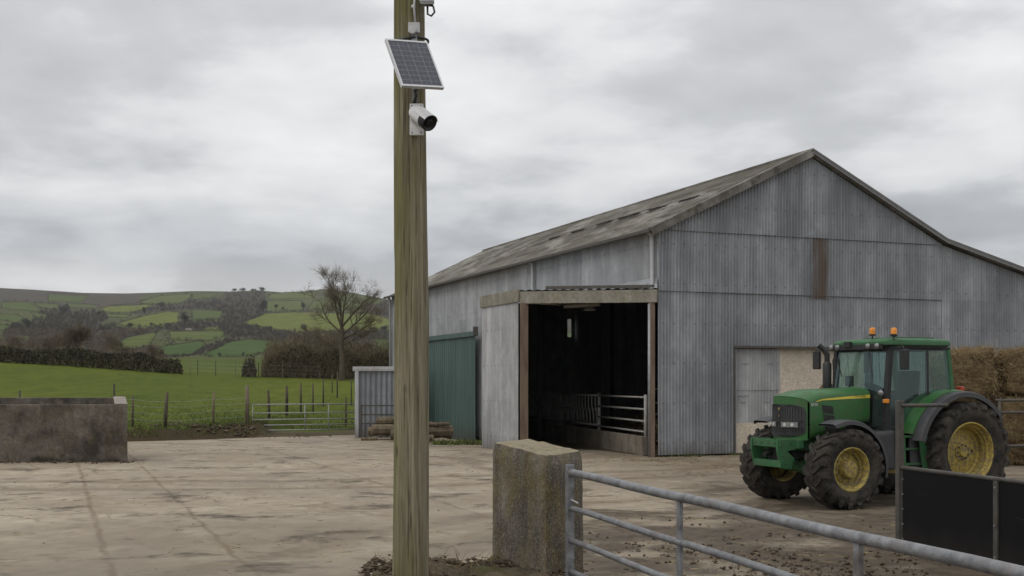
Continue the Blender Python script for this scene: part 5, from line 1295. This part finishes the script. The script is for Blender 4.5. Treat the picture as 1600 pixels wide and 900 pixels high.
mb = MB(); mb.tube([W_(648,136)-o0, W_(650,150,fy-.03)-o0, W_(647,163)-o0], .014, 8); mb.build('cable', M['blackplastic'], sp, smooth=True)
# security camera
pc = W_(650,187,fy-.02); ccv = thing('security_camera', 'white bullet security camera with black face on the pole', 'camera', pc)
mb = MB(); mb.box((0.005,0,0),(.118,.035,.275)); mb.build('mounting_plate', M['whiteplastic'], ccv, bevel=.006)
mb = MB()
for dx, dz in ((-.035,.115),(.045,.115),(-.035,-.115),(.045,-.115)): mb.lathe([(.008,0),(.008,.006),(0,.007)], (dx,-.018,dz), (0,-1,0), 8)
mb.each('screw', M['bracket'], ccv)
ax = V3((.58,-.60,-.55)).normalized(); st_ = V3((.035,-.075,.02)); KC = 1.18
mb = MB(); mb.lathe([(0,-.10),(.045,-.10),(.060,-.075),(.066,-.02),(.068,.06),(.069,.12)], st_, ax, 24); mb.tube([(0,-.01,-.0), st_-ax*.05], [.05,.045], 14); mb.build('body', M['whiteplastic'], ccv, smooth=True)
mb = MB(); mb.lathe([(.071,.085),(.072,.168),(.066,.174),(.062,.158),(.0,.158)], st_, ax, 24); mb.lathe([(.034,.1585),(.034,.165),(.027,.166),(.0,.162)], st_, ax, 18); mb.build('lens_face', M['blackplastic'], ccv, smooth=True)
mb = MB(); side_ = ax.cross(V3((0,0,1))).normalized(); up_ = side_.cross(ax); rows = []
for s_ in (-.02, .08, .17):
    rows.append([st_+ax*s_+.075*(math.cos(t_)*side_+math.sin(t_)*up_) for t_ in np.linspace(.35, math.pi-.35, 12)])
mb.grid(rows); mb.grid([[q+ (q-st_-ax*.1).normalized()*.004 for q in r] for r in rows]); mb.build('sun_hood', M['whiteplastic'], ccv, smooth=True)
# junction box and cable loop at the top
pj = W_(667,-12,fy-.03); jb = thing('junction_box', 'pale grey junction box with a cable loop near the top of the pole', 'box', pj)
mb = MB(); mb.box((0,0,.04),(.125,.09,.27)); mb.build('case', M['greybox'], jb, bevel=.012)
mb = MB(); mb.box((0,0,-.102),(.11,.075,.02)); mb.build('lid_seal', M['bracket'], jb)
mb = MB(); cps = [P(668,10,fy-.03),P(668,22,fy-.05),P(674,25,fy-.06),P(679,19,fy-.06),P(677,10,fy-.04),P(672,8,fy-.03)]; mb.tube([p-pj for p in cps], .009, 8); mb.build('cable', M['blackplastic'], jb, smooth=True)
mb = MB(); mb.tube([P(649,-20,fy-.01)-pj,P(647,10,fy-.015)-pj,P(649,38,fy-.01)-pj], .009, 8); mb.lathe([(0,0),(.018,0),(.018,.02),(0,.02)], P(646,11,fy)-pj, (0,-1,0), 10); mb.build('conduit', M['greybox'], jb, smooth=True)

# ------------------------------------------------------------------ tractor (x forward from the rear axle, y to its left, z up)
PH = math.radians(23.8)
T = thing('tractor', 'muddy green tractor with yellow wheels and a glazed cab', 'tractor', (7.62,21.9,0), math.pi+PH)
def part(mb, name, mat, par=T, **k): return mb.build(name, mat, par, **k)
def arc(cx, cz, r, a0, a1, n): return [(cx+r*math.cos(a), cz+r*math.sin(a)) for a in np.linspace(a0, a1, n)]

def wheel(name, cx, cy, R, half, rimR, nl, sgn, front, mud=0.0, rot=0.0):
    """one tyre with herringbone lugs, rim and hub; sgn=+1 outer face towards +y"""
    W_E = bpy.data.objects.new(name, None); COL.objects.link(W_E); W_E.parent = T; W_E.location = (cx, cy, R-.015)
    body = R-.048*R/.7*.8
    sw = .62  # sidewall bulge
    pr = [(rimR-.02, half*.72), (rimR+.02, half*.80), (rimR+(body-rimR)*.35, half*1.02), (rimR+(body-rimR)*.62, half*1.04), (body-.06, half*.96), (body-.018, half*.84), (body, half*.55), (body+.004, 0)]
    pr = pr+[(r, -z) for r, z in pr[::-1][1:]]
    mb = MB(); mb.lathe(pr, (0,0,0), (0,1,0), 72); tyre = part(mb, 'tyre', M['tyre'], W_E, smooth=True)
    mb = MB(); lh = R-body
    for s_ in (-1, 1):
        for i in range(nl):
            a0 = 2*math.pi*(i+(.5 if s_ > 0 else 0))/nl+rot
            st = [(-.02,0,0),( .30,.10,0),(.62,.22,0),(.86,.33,-.004),(1.0,.40,-.02),(1.04,.42,-.075)]
            secs = []
            for u, da, dr in st:
                y = s_*u*half*.99; a_ = a0+da*(.62 if R > .8 else .72); w = (.036+.020*u)*R/.8
                rb = body+dr-.03; rt = R+dr*1.0-(.004 if u < .5 else 0)
                if u > 1.0: rt = body-.05; rb = body-.09
                ww = w/rt
                secs.append([(rb*math.cos(a_-ww*1.25), y, rb*math.sin(a_-ww*1.25)), (rt*math.cos(a_-ww*.8), y+ (s_*.018 if u > 1 else 0), rt*math.sin(a_-ww*.8)),
                             (rt*math.cos(a_+ww*.8), y+(s_*.018 if u > 1 else 0), rt*math.sin(a_+ww*.8)), (rb*math.cos(a_+ww*1.25), y, rb*math.sin(a_+ww*1.25))])
            vs = [q for s2 in secs for q in s2]; k2 = len(secs)
            fs = [(i2*4+j, i2*4+j+1, (i2+1)*4+j+1, (i2+1)*4+j) for i2 in range(k2-1) for j in range(3)]+[(0,1,2,3), ((k2-1)*4,(k2-1)*4+1,(k2-1)*4+2,(k2-1)*4+3)]
            mb.add(vs, fs)
    part(mb, 'tread', M['tyre'], tyre)
    o_ = half*.80; mb = MB()
    if front:
        prof = [(rimR-.01,o_-.03),(rimR+.014,o_+.005),(rimR-.008,o_+.012),(rimR-.03,o_-.02),(rimR-.045,o_-.05),(rimR-.055,o_-.115),(rimR-.085,o_-.13),(rimR-.095,o_-.17),(rimR-.14,o_-.185),(.24,o_-.165),(.17,o_-.15)]
        hub = [(.17,o_-.15),(.165,o_-.08),(.145,o_-.03),(.135,o_-.01),(.06,o_-.0),(0,o_)]
    else:
        prof = [(rimR-.01,o_-.03),(rimR+.016,o_+.006),(rimR-.006,o_+.014),(rimR-.025,o_-.02),(rimR-.03,o_-.07),(rimR-.06,o_-.085),(rimR-.065,o_-.14),(rimR-.085,o_-.15),(rimR-.09,o_-.25),(rimR-.12,o_-.27),(.30,o_-.235),(.17,o_-.215)]
        hub = [(.17,o_-.215),(.165,o_-.195),(.10,o_-.19),(.088,o_-.15),(.07,o_-.145),(.0,o_-.145)]
    sg = lambda L_: [(r, z*sgn) for r, z in L_]
    mb.lathe(sg(prof), (0,0,0), (0,1,0), 64); mb.lathe([(rimR-.02,-half*.78),(rimR-.06,-half*.5),(rimR-.075,0)], (0,0,0), (0,sgn,0), 48); rim = part(mb, 'rim', M['yellow'], W_E, smooth=False, angle=.7)
    mb = MB(); mb.lathe(sg(hub), (0,0,0), (0,1,0), 40); part(mb, 'hub', M['yellow'], W_E, angle=.7)
    mb = MB(); nb_, rb_, zb_ = (10,.215,o_-.16) if front else (9,.132,o_-.2)
    for i in range(nb_):
        a_ = 2*math.pi*i/nb_; mb.lathe([(.019,0),(.019,.03),(0,.03)], (rb_*math.cos(a_), sgn*zb_, rb_*math.sin(a_)), (0,sgn,0), 6)
    mb.each('wheel_nut', M['yellow'] if front else M['darksteel'], W_E)
    if not front:
        mb = MB(); mb.add([(-.25,sgn*(o_-.222),-.03),(-.29,sgn*(o_-.222),0),(-.25,sgn*(o_-.222),.05),(-.22,sgn*(o_-.222),.02)], [(0,1,2,3)])
        for q in range(1): pass
        part(mb, 'valve_slot', M['blackplastic'], W_E)
    return W_E
RW = wheel('rear_wheel', -.25, .955, .935, .29, .54, 21, 1, False)
wheel('rear_wheel', -.20, -.955, .935, .29, .54, 21, -1, False, rot=.1)
wheel('front_wheel', 2.43, .945, .705, .255, .375, 19, 1, True, rot=.07)
wheel('front_wheel', 2.43, -.945, .705, .255, .375, 19, -1, True, rot=.2)

# bonnet
X0, X1 = 1.42, 3.06
def xf(y): return X1-.27*(abs(y)/.50)**2.6
def WH(s): return .445+.045*s**1.5
def sect(s):
    """half section of the bonnet at s=0 (rear) .. 1 (nose): list of (y,z)"""
    w = WH(s)
    zb = 1.50-.33*s; zs = 1.985-.10*s**1.2-.06*max(0, s-.8)/.2; zt = 2.105-.055*s-.10*max(0, (s-.72)/.28)**1.6
    return [(w*.93, zb), (w*.985, zb+.04), (w, zb+.12), (w, (zb+zs)/2), (w, zs-.02), (w*.985, zs+.02), (w*.93, zs+.45*(zt-zs)), (w*.78, zs+.74*(zt-zs)), (w*.5, zs+.93*(zt-zs)), (w*.2, zt), (0, zt+.003)]
def hood_pt(s, y, z): return (X0+(xf(y)-X0)*s, y, z)
rows = []
for s in list(np.linspace(0, .8, 9))+[.86,.91,.95,.98,1.0]:
    h_ = sect(s); full = h_+[(-y, z) for y, z in h_[::-1][1:]]
    rows.append([hood_pt(s, y, z) for y, z in full])
mb = MB(); mb.grid(rows)
# nose cap: closes the front with a rounded lip
h_ = sect(1.0); lo = []; hi = []
fr_rows = []
for v in np.linspace(0, 1, 10):
    fr_rows.append([(xf(y)-.012*0, y, 0) for y in np.linspace(-.395,.395,25)])
ys_ = np.linspace(-.47,.47,41)
def ztopn(y): 
    p = sect(1.0); ysx = [q[0] for q in p][::-1]; zsx = [q[1] for q in p][::-1]; return float(np.interp(abs(y), ysx[:7], zsx[:7]))
gr = []
for v in np.linspace(0, 1, 12):
    gr.append([(xf(y)+.004, y, 1.17+(ztopn(y)-.005-1.17)*v) for y in ys_])
mb.grid(gr); hood = part(mb, 'bonnet', M['green'], angle=.9)
# grille with vertical ribs following the curved nose
def inside(y, z):
    cy, cz, a_, b_, n_ = 0, 1.515, .45, .275, 5.0
    return (abs(y-cy)/a_)**n_+(abs(z-cz)/b_)**n_
def gpt(y, z, w): 
    e_ = .01; n_ = Vector((e_*2, -(xf(y+e_)-xf(y-e_)), 0)); n_.normalize(); return Vector((xf(y), y, z))+n_*(.006+w)
mb = MB(); ny, nz = 150, 26; rows = []
for z in np.linspace(1.228, 1.802, nz):
    r = []
    hw = .455*max(0, 1-(abs(z-1.515)/.29)**5)**.2
    for i in range(ny+1):
        y = -hw+2*hw*i/ny; r.append(gpt(y, z, .012+.009*(1 if math.sin(y*2*math.pi/.042) > .1 else -1)))
    rows.append(r)
mb.grid(rows); gri = part(mb, 'grille', M['greyplastic'])
mb = MB()
for z, h2 in ((1.385,.022),(1.50,.022),(1.34,.014)):
    mb.grid([[gpt(y, z-h2/2, .03) for y in np.linspace(-.43,.43,34)], [gpt(y, z+h2/2, .03) for y in np.linspace(-.43,.43,34)]])
mb.each('grille_bar', M['blackplastic'], gri)
for y0, y1 in ((.07,.36),(-.36,-.07)):
    mb = MB(); yy = np.linspace(y0, y1, 12)
    mb.grid([[gpt(y, 1.395, .03) for y in yy], [gpt(y, 1.40, .045) for y in yy], [gpt(y, 1.485, .045) for y in yy], [gpt(y, 1.49, .03) for y in yy]])
    hd = part(mb, 'headlight', M['lens'])
    mb = MB()
    for f_ in (.28,.72):
        y = y0+(y1-y0)*f_; q = gpt(y, 1.442, .0465); q2 = gpt(y, 1.442, .06); mb.lathe([(.032,0),(.03,.006),(.0,.007)], q, q2-q, 16)
    mb.each('bulb_reflector', M['alu'], hd)
mb = MB(); mb.grid([[gpt(y, 1.70, .034) for y in (-.022,.022)], [gpt(y, 1.745, .034) for y in (-.028,.028)]]); mb.grid([[gpt(y, 1.58, .034) for y in (-.012,.012)], [gpt(y, 1.615, .034) for y in (-.016,.016)]]); part(mb, 'nose_emblem', M['emblem'])
# yellow stripes, badges, side vents
for s_ in (1, -1):
    mb = MB(); lo = []; hi = []
    for q in np.linspace(0, 1, 24):
        s = q*.90; w = WH(s)+.004; zs = 1.985-.10*s**1.2-.06*max(0, s-.8)/.2; hgt = .055*(1-q)**.6+.006
        zt_ = zs-.012
        lo.append((X0+(xf(w)-X0)*s+0, s_*w, zt_-hgt)); hi.append((X0+(xf(w)-X0)*s, s_*w, zt_))
    mb.grid([lo, hi]); part(mb, 'side_stripe', M['stripe'])
    mb = MB()
    for r_ in range(3):
        for c_ in range(3):
            xx = 2.53-c_*.088-r_*.03; zz = 1.80-r_*.17-c_*.012
            y = s_*(WH((xx-1.4)/1.45)+.006)
            mb.add([(xx,y,zz),(xx-.074,y,zz-.008),(xx-.10,y,zz-.152),(xx-.026,y,zz-.144)], [(0,1,2,3)])
    part(mb, 'side_vent', M['blackplastic'])
def text(body, size, mat, name, loc, rot, par):
    cu = bpy.data.curves.new(name, 'FONT'); cu.body = body; cu.size = size; cu.align_x = 'CENTER'; cu.align_y = 'CENTER'; cu.extrude = .001
    ob = bpy.data.objects.new(name, cu); COL.objects.link(ob); dg = bpy.context.evaluated_depsgraph_get(); dg.update()
    me = bpy.data.meshes.new_from_object(ob.evaluated_get(dg)); bpy.data.objects.remove(ob); me.materials.clear(); me.materials.append(mat)
    o = bpy.data.objects.new(name, me); COL.objects.link(o); o.parent = par; o.location = loc; o.rotation_euler = rot; return o
text('6930', .075, M['badge'], 'model_number', (2.70,.488,1.80), (math.pi/2,0,math.pi), T)
text('6930', .075, M['badge'], 'model_number', (2.70,-.488,1.80), (math.pi/2,0,0), T)
text('JOHN DEERE', .05, M['greendull'], 'stripe_lettering', (1.66,.4545,1.945), (math.pi/2,0.03,math.pi), T)
text('JOHN DEERE', .05, M['greendull'], 'stripe_lettering', (1.66,-.4545,1.945), (math.pi/2,-.03,0), T)

# engine, chassis, axle, belly
mb = MB(); mb.box((2.1,0,1.15),(1.7,.5,.62)); mb.box((1.0,0,.95),(2.4,.46,.5)); mb.box((0,0,.95),(.8,1.1,.55)); part(mb, 'engine_block', M['cabdark'], bevel=.04)
mb = MB(); mb.tube([(2.47,-.8,.7),(2.47,-.3,.68),(2.47,.3,.68),(2.47,.8,.7)], [.11,.13,.13,.11], 14); mb.lathe([(0,-.16),(.16,-.16),(.2,-.05),(.2,.05),(.16,.16),(0,.16)], (2.47,.1,.68), (0,1,0), 18); mb.tube([(2.62,-.6,.74),(2.62,.6,.74)], .03, 8); part(mb, 'front_axle', M['greendull'], smooth=True)
mb = MB(); mb.tube([(-.12,-.75,.93),(-.12,.75,.93)], .15, 14); part(mb, 'rear_axle', M['greendull'], smooth=True)
mb = MB()
for s_ in (1,-1): mb.bar((1.6,s_*.28,1.08),(3.15,s_*.28,1.08), .05, .2)
mb.box((3.05,0,1.06),(.3,.62,.16)); mb.bar((2.95,-.40,1.10),(2.95,.44,1.10), .12, .15); mb.each('side_rail', M['greendull'], T, bevel=.01)
# front weight frame
mb = MB(); xF = 3.36; hwF = .42
mb.bar((xF,-hwF,1.12),(xF,hwF-.02,1.12), .06, .13); mb.bar((xF-.02,-hwF+.05,.76),(xF-.02,hwF-.02,.76), .06, .12)
for yv in (-hwF+.02, hwF-.06):
    mb.prism([(3.0,1.19),(xF+.05,1.20),(xF+.06,1.0),(xF+.01,.80),(xF-.02,.68),(3.12,.66),(3.05,.85),(3.2,.98),(3.0,1.02)], yv-.02, yv+.025, lambda a,b,t: (a,t,b))
mb.box((3.15,0,1.10),(.35,.5,.12)); part(mb, 'weight_frame', M['greendull'], bevel=.008)
mb = MB()
for yv in (-.3,-.12,.08,.26): mb.lathe([(.016,0),(.016,.012),(0,.014)], (xF+.03,yv,1.12), (1,0,0), 8)
for q in ((3.3,1.1),(3.15,1.12),(3.25,.76),(3.18,.72),(3.3,.9)): mb.lathe([(.014,0),(.014,.014),(0,.016)], (q[0],hwF-.035,q[1]), (0,1,0), 8)
mb.each('frame_bolt', M['darksteel'], T)
mb = MB(); mb.box((3.1,0,.92),(.2,.35,.25)); mb.tube([(3.2,-.1,.95),(3.34,-.1,.9)], .05, 10); part(mb, 'hitch_block', M['cabdark'])
# hoses, wiring and filth round the front axle
for i, pts_ in enumerate([[(2.9,.24,1.2),(2.75,.34,.95),(2.6,.36,.75)],[(2.2,.3,1.25),(2.3,.42,1.0),(2.44,.45,.82)],[(2.0,.32,1.1),(1.8,.45,.9),(1.7,.42,.7)],[(2.95,-.2,1.1),(3.0,0,.9),(2.8,.2,.8)],[(1.55,.44,1.45),(1.5,.52,1.2),(1.35,.5,1.0)]]):
    mb = MB(); mb.tube(pts_, .016, 7); part(mb, 'hose', M['blackplastic'], smooth=True)
mb = MB(); mb.box((2.62,.30,1.30),(.30,.10,.22)); mb.box((2.1,.30,1.34),(.42,.12,.26)); mb.lathe([(0,-.07),(.07,-.07),(.07,.07),(0,.07)], (1.85,.33,1.15), (0,0,1), 14); mb.each('engine_part', M['cabdark'], T, bevel=.01)
# fenders
def fender(name, cx, cz, R, a0, a1, y0, y1, mat, th=.02, lip=.05, inner=None):
    mb = MB(); n = 26; rows = []
    for a_ in np.linspace(a0, a1, n):
        ca, sa = math.cos(a_), math.sin(a_); pr = [(R-th, y0), (R, y0), (R+.012, y0+(y1-y0)*.3), (R+.012, y0+(y1-y0)*.8), (R-.005, y1-.01*np.sign(y1-y0)), (R-lip, y1), (R-lip, y1-.012*np.sign(y1-y0)), (R-th-.004, y1-.03*np.sign(y1-y0)), (R-th, y0)]
        rows.append([(cx+r*ca, y, cz+r*sa) for r, y in pr])
    mb.grid(rows); mb.add([q for q in rows[0]], [tuple(range(len(rows[0])))]); mb.add([q for q in rows[-1]], [tuple(range(len(rows[-1])))])
    return part(mb, name, mat, angle=.7)
for s_ in (1,-1):
    fender('rear_fender', -.12, .93, 1.12, math.radians(18), math.radians(118), s_*.52, s_*1.02, M['green'], lip=.08)
    fender('fender_extension', -.12, .93, 1.09, math.radians(12), math.radians(145), s_*.99, s_*1.24, M['greyplastic'], lip=.09)
    fender('front_fender', 2.47, .70, .83, math.radians(-2), math.radians(196) if False else math.radians(62), s_*.70, s_*1.18, M['greyplastic'], lip=.04) if False else None
    mb = MB(); rows = []
    for a_ in np.linspace(math.radians(66), math.radians(192), 24):
        r0 = .815; pr = [(r0, .72), (r0+.03, .76), (r0+.035, 1.12), (r0+.01, 1.175), (r0-.05, 1.185), (r0-.012, 1.15), (r0-.005, .76), (r0, .72)]
        rows.append([(2.47+r*math.cos(a_), s_*y, .70+r*math.sin(a_)) for r, y in pr])
    mb.grid(rows); part(mb, 'front_fender', M['greyplastic'], angle=.7)
    mb = MB(); mb.bar((2.3,s_*.5,1.15),(2.2,s_*.85,1.46), .05, .05); mb.bar((2.1,s_*.4,.9),(1.95,s_*.85,1.35), .04, .05); mb.each('fender_stay', M['blackplastic'], T)
    # inner dark panel from fender to the cab floor
    mb = MB(); mb.prism(arc(-.12,.93,1.09,math.radians(12),math.radians(45),10)+[(.45,1.3),(.55,.75),(.9,.6)], s_*.90, s_*.93, lambda a,b,t: (a,t,b)); part(mb, 'mud_flap', M['greyplastic'])
# tank, steps
mb = MB(); mb.prism([(1.18,.62),(1.62,.66),(1.72,.9),(1.70,1.28),(1.2,1.34)], .40, .86, lambda a,b,t: (a,t,b)); mb.prism([(1.18,.62),(1.62,.66),(1.72,.9),(1.70,1.28),(1.2,1.34)], -.86, -.40, lambda a,b,t: (a,t,b)); mb.each('fuel_tank', M['greyplastic'], T, bevel=.05)
for s_ in (1,-1):
    mb = MB(); mb.prism([(.60,1.22),(.82,1.22),(.76,.9),(.66,.42),(.50,.42),(.57,.8)], s_*1.0, s_*1.025, lambda a,b,t: (a,t,b))
    mb.prism([(1.06,1.22),(1.12,1.22),(1.10,.42),(1.04,.42)], s_*.93, s_*.955, lambda a,b,t: (a,t,b)); lad = part(mb, 'step_ladder', M['greendull'])
    mb = MB()
    for zz in (.45,.73,1.0,1.22): mb.box((.90,s_*.86,zz),(.36,.22,.03))
    mb.each('tread_plate', M['greendull'], lad)
# cab
mb = MB()
mb.box((.62,0,1.33),(1.18,1.36,.12)); mb.box((1.28,0,1.72),(.12,.86,.62)); mb.prism([(1.2,1.3),(1.3,1.3),(1.32,2.02),(1.22,2.0)], -.70, .70, lambda a,b,t: (a,t,b)) if False else None
mb.box((.05,0,1.62),(.3,1.3,.66)); mb.box((.55,0,2.79),(1.5,1.36,.03)); part(mb, 'cab_floor', M['cabdark'])
PIL = {'a': ((1.30,.69,1.32),(1.20,.72,2.80)), 'b': ((.34,.74,1.45),(.36,.74,2.80)), 'c': ((-.27,.70,1.95),(-.16,.70,2.82))}
for s_ in (1,-1):
    mb = MB(); (a1, b1) = PIL['a']; mb.bar((a1[0],s_*a1[1],a1[2]),(b1[0],s_*b1[1],b1[2]), .09, .10, up=(0,1,0)); (a1,b1) = PIL['b']; mb.bar((a1[0],s_*a1[1],a1[2]),(b1[0],s_*b1[1],b1[2]), .05, .05, up=(0,1,0))
    mb.bar((1.2,s_*.73,2.80),(-.2,s_*.72,2.82), .06, .05); mb.bar((1.26,s_*.735,1.36),(.55,s_*.735,1.33), .05, .07); mb.bar((.60,s_*.735,1.36),(.26,s_*.735,1.95), .05, .05); mb.bar((.30,s_*.735,1.97),(-.25,s_*.72,1.97), .05, .06); part(mb, 'cab_pillar', M['blackplastic'], bevel=.008)
    mb = MB(); (a1,b1) = PIL['c']; mb.bar((a1[0],s_*a1[1],a1[2]),(b1[0],s_*b1[1],b1[2]), .09, .10, up=(0,1,0)); part(mb, 'rear_pillar', M['greendull'], bevel=.02)
    mb = MB(); mb.add([(1.25,s_*.735,1.40),(1.18,s_*.745,2.78),(.38,s_*.76,2.78),(.36,s_*.76,1.9),(.60,s_*.75,1.42)], [(0,1,2,3,4)]); part(mb, 'door_glass', M['glass'])
    mb = MB(); mb.add([(.33,s_*.755,2.0),(.335,s_*.755,2.78),(-.13,s_*.735,2.79),(-.22,s_*.735,2.0)], [(0,1,2,3)]); part(mb, 'quarter_glass', M['glass'])
mb = MB(); rows = []
for u in np.linspace(0, 1, 4): rows.append([(1.33-.11*u+.03*(1-(y/.66)**2), y, 2.0-(.42 if abs(y) > .45 else 0)*(1-u)+(.80)*u if False else (1.95+.85*u)) for y in np.linspace(-.66,.66,9)])
mb.grid(rows)
for s_ in (1,-1): mb.add([(1.33,s_*.66,1.95),(1.36,s_*.46,1.95),(1.38,s_*.46,1.40),(1.32,s_*.66,1.40)], [(0,1,2,3)])
part(mb, 'windscreen', M['glass'])
mb = MB(); mb.add([(-.24,.66,2.0),(-.24,-.66,2.0),(-.15,-.66,2.8),(-.15,.66,2.8)], [(0,1,2,3)]); part(mb, 'rear_window', M['glass'])
mb = MB(); mb.box((1.42,0,1.72),(.08,.78,.52)); mb.box((1.30,0,1.93),(.22,.7,.06)); part(mb, 'firewall', M['cabdark'])
# seat, steering, console silhouettes
mb = MB(); mb.box((.35,0,1.72),(.5,.5,.14)); mb.prism([(.1,1.75),(.24,1.75),(.14,2.42),(.02,2.40)], -.24, .24, lambda a,b,t: (a,t,b)); mb.box((.35,-.4,1.85),(.6,.16,.3)); part(mb, 'seat', M['cabdark'], bevel=.03)
mb = MB(); mb.lathe([(.0,0),(.19,0),(.205,.012),(.19,.025),(.0,.02)], (.92,0,2.08), (-.5,0,1), 20); mb.tube([(1.12,0,1.5),(.94,0,2.06)], .05, 8); mb.box((1.12,0,1.95),(.16,.34,.22)); part(mb, 'steering_wheel', M['cabdark'])
mb = MB(); mb.box((1.16,-.42,2.22),(.07,.16,.2)); mb.tube([(1.16,-.42,1.9),(1.16,-.42,2.3)], .02, 6); mb.box((1.2,.10,2.58),(.04,.1,.42)); part(mb, 'cab_monitor', M['cabdark'])
# roof
def roofring(z, e):
    x0, x1, w = -.30-e, 1.36+e, .80+e*.6; n = 40; L_ = []
    for i in range(n):
        a_ = 2*math.pi*i/n; c_, s2 = math.cos(a_), math.sin(a_); p_ = 2/7
        L_.append(((x0+x1)/2+(x1-x0)/2*np.sign(c_)*abs(c_)**p_, w*np.sign(s2)*abs(s2)**p_, z))
    return L_
def closed(mb, rings):
    rr = [r+[r[0]] for r in rings]; mb.grid(rr); mb.add(rings[0], [tuple(range(len(rings[0])))]); mb.add(rings[-1], [tuple(range(len(rings[-1])))])
mb = MB(); closed(mb, [roofring(2.865,-.03), roofring(2.875,0), roofring(2.93,.0), roofring(2.965,-.025), roofring(2.985,-.08), roofring(3.0,-.25)])
mb.box((.35,0,3.005),(.9,.9,.05)); part(mb, 'cab_roof', M['greendull'], angle=.6)
mb = MB(); closed(mb, [roofring(2.80,-.08), roofring(2.82,-.05), roofring(2.866,-.035)]); mb.box((1.36,0,2.845),(.06,1.36,.09)); part(mb, 'roof_fascia', M['blackplastic'])
for yv in (-.66,-.48,.36,.6):
    mb = MB(); mb.lathe([(.0,-.02),(.05,-.02),(.056,.0),(.05,.02),(.0,.028)], (1.395,yv,2.85), (1,0,-.1), 16); part(mb, 'work_light', M['lens'], smooth=True)
mb = MB(); mb.box((1.40,-.18,2.90),(.06,.16,.10)); part(mb, 'roof_bracket', M['cabdark'])
for (bx_, by_, bz_, tilt) in ((1.22,.28,3.0,0),(1.15,.76,2.98,.12)):
    bc = bpy.data.objects.new('beacon', None); COL.objects.link(bc); bc.parent = T; bc.location = (bx_,by_,bz_); bc.rotation_euler = (tilt,-tilt,0)
    mb = MB(); mb.tube([(0,0,-.1),(0,0,.06)], .012, 8); mb.lathe([(0,.05),(.06,.05),(.062,.075),(.05,.08)], (0,0,0), (0,0,1), 16); part(mb, 'stalk', M['blackplastic'], bc)
    mb = MB(); mb.lathe([(.052,.08),(.054,.15),(.05,.185),(.03,.2),(0,.203)], (0,0,0), (0,0,1), 18); part(mb, 'lens', M['amber'], bc, smooth=True)
# mirrors
for s_, (mx_, my_, mz_) in ((1,(1.20,1.08,2.60)),(-1,(1.22,-1.30,2.63))):
    mb = MB(); mb.box((mx_,my_,mz_),(.06,.2,.36)); mr = part(mb, 'mirror', M['blackplastic'], bevel=.02)
    mb = MB(); mb.tube([(1.22,s_*.72,2.80),(mx_+.02,my_,2.83),(mx_+.02,my_,mz_+.1)], .014, 7); part(mb, 'mirror_arm', M['blackplastic'], mr, smooth=True)
# exhaust
mb = MB(); ey_ = -.50
mb.tube([(1.62,ey_,1.95),(1.62,ey_,2.02),(1.62,ey_,2.54),(1.62,ey_,2.58)], [.06,.082,.082,.055], 16); mb.tube([(1.62,ey_,2.56),(1.62,ey_,2.70),(1.66,ey_-.03,2.80),(1.74,ey_-.09,2.90)], .052, 14, cap=False); part(mb, 'exhaust_stack', M['blackplastic'], smooth=False, angle=.6)
mb = MB(); mb.tube([(1.35,-.62,1.98),(1.34,-.66,2.4),(1.32,-.70,2.62),(1.28,-.72,2.66)], .012, 7); part(mb, 'grab_rail', M['blackplastic'])
mb = MB(); mb.tube([(1.37,-.55,2.75),(1.40,-.35,2.3)], .01, 6); mb.bar((1.395,-.52,2.72),(1.405,-.58,2.1), .012, .02); mb.tube([(1.37,.35,2.78),(1.40,.5,2.25)], .01, 6); mb.each('wiper', M['blackplastic'], T)
# indicator and lamp on the A pillar, tail lamp on the fender
mb = MB(); mb.box((1.36,.80,1.86),(.06,.10,.075)); ind = part(mb, 'indicator', M['amber'], bevel=.012)
mb = MB(); mb.box((1.36,.735,1.86),(.05,.03,.07)); part(mb, 'sidelight_lens', M['lens'], ind, bevel=.01)
mb = MB(); mb.lathe([(.0,-.04),(.045,-.03),(.06,.0),(.055,.015),(.0,.025)], (1.40,.70,2.0), (1,.15,-.1), 16); part(mb, 'front_lamp', M['lens'], smooth=True)
mb = MB(); mb.box((-.45,.74,2.07),(.10,.12,.09)); part(mb, 'tail_lamp', M['redlens'], bevel=.015)
mb = MB(); mb.box((.62,.70,1.30),(1.15,.1,.14)); mb.box((1.25,.6,1.42),(.14,.3,.3)); mb.tube([(1.3,.62,1.2),(1.32,.7,1.5),(1.26,.72,1.62)], .025, 8); part(mb, 'cab_sill', M['cabdark'])
mb = MB(); mb.box((-.36,0,2.84),(.05,.12,.07)); part(mb, 'rear_bracket', M['blackplastic'])
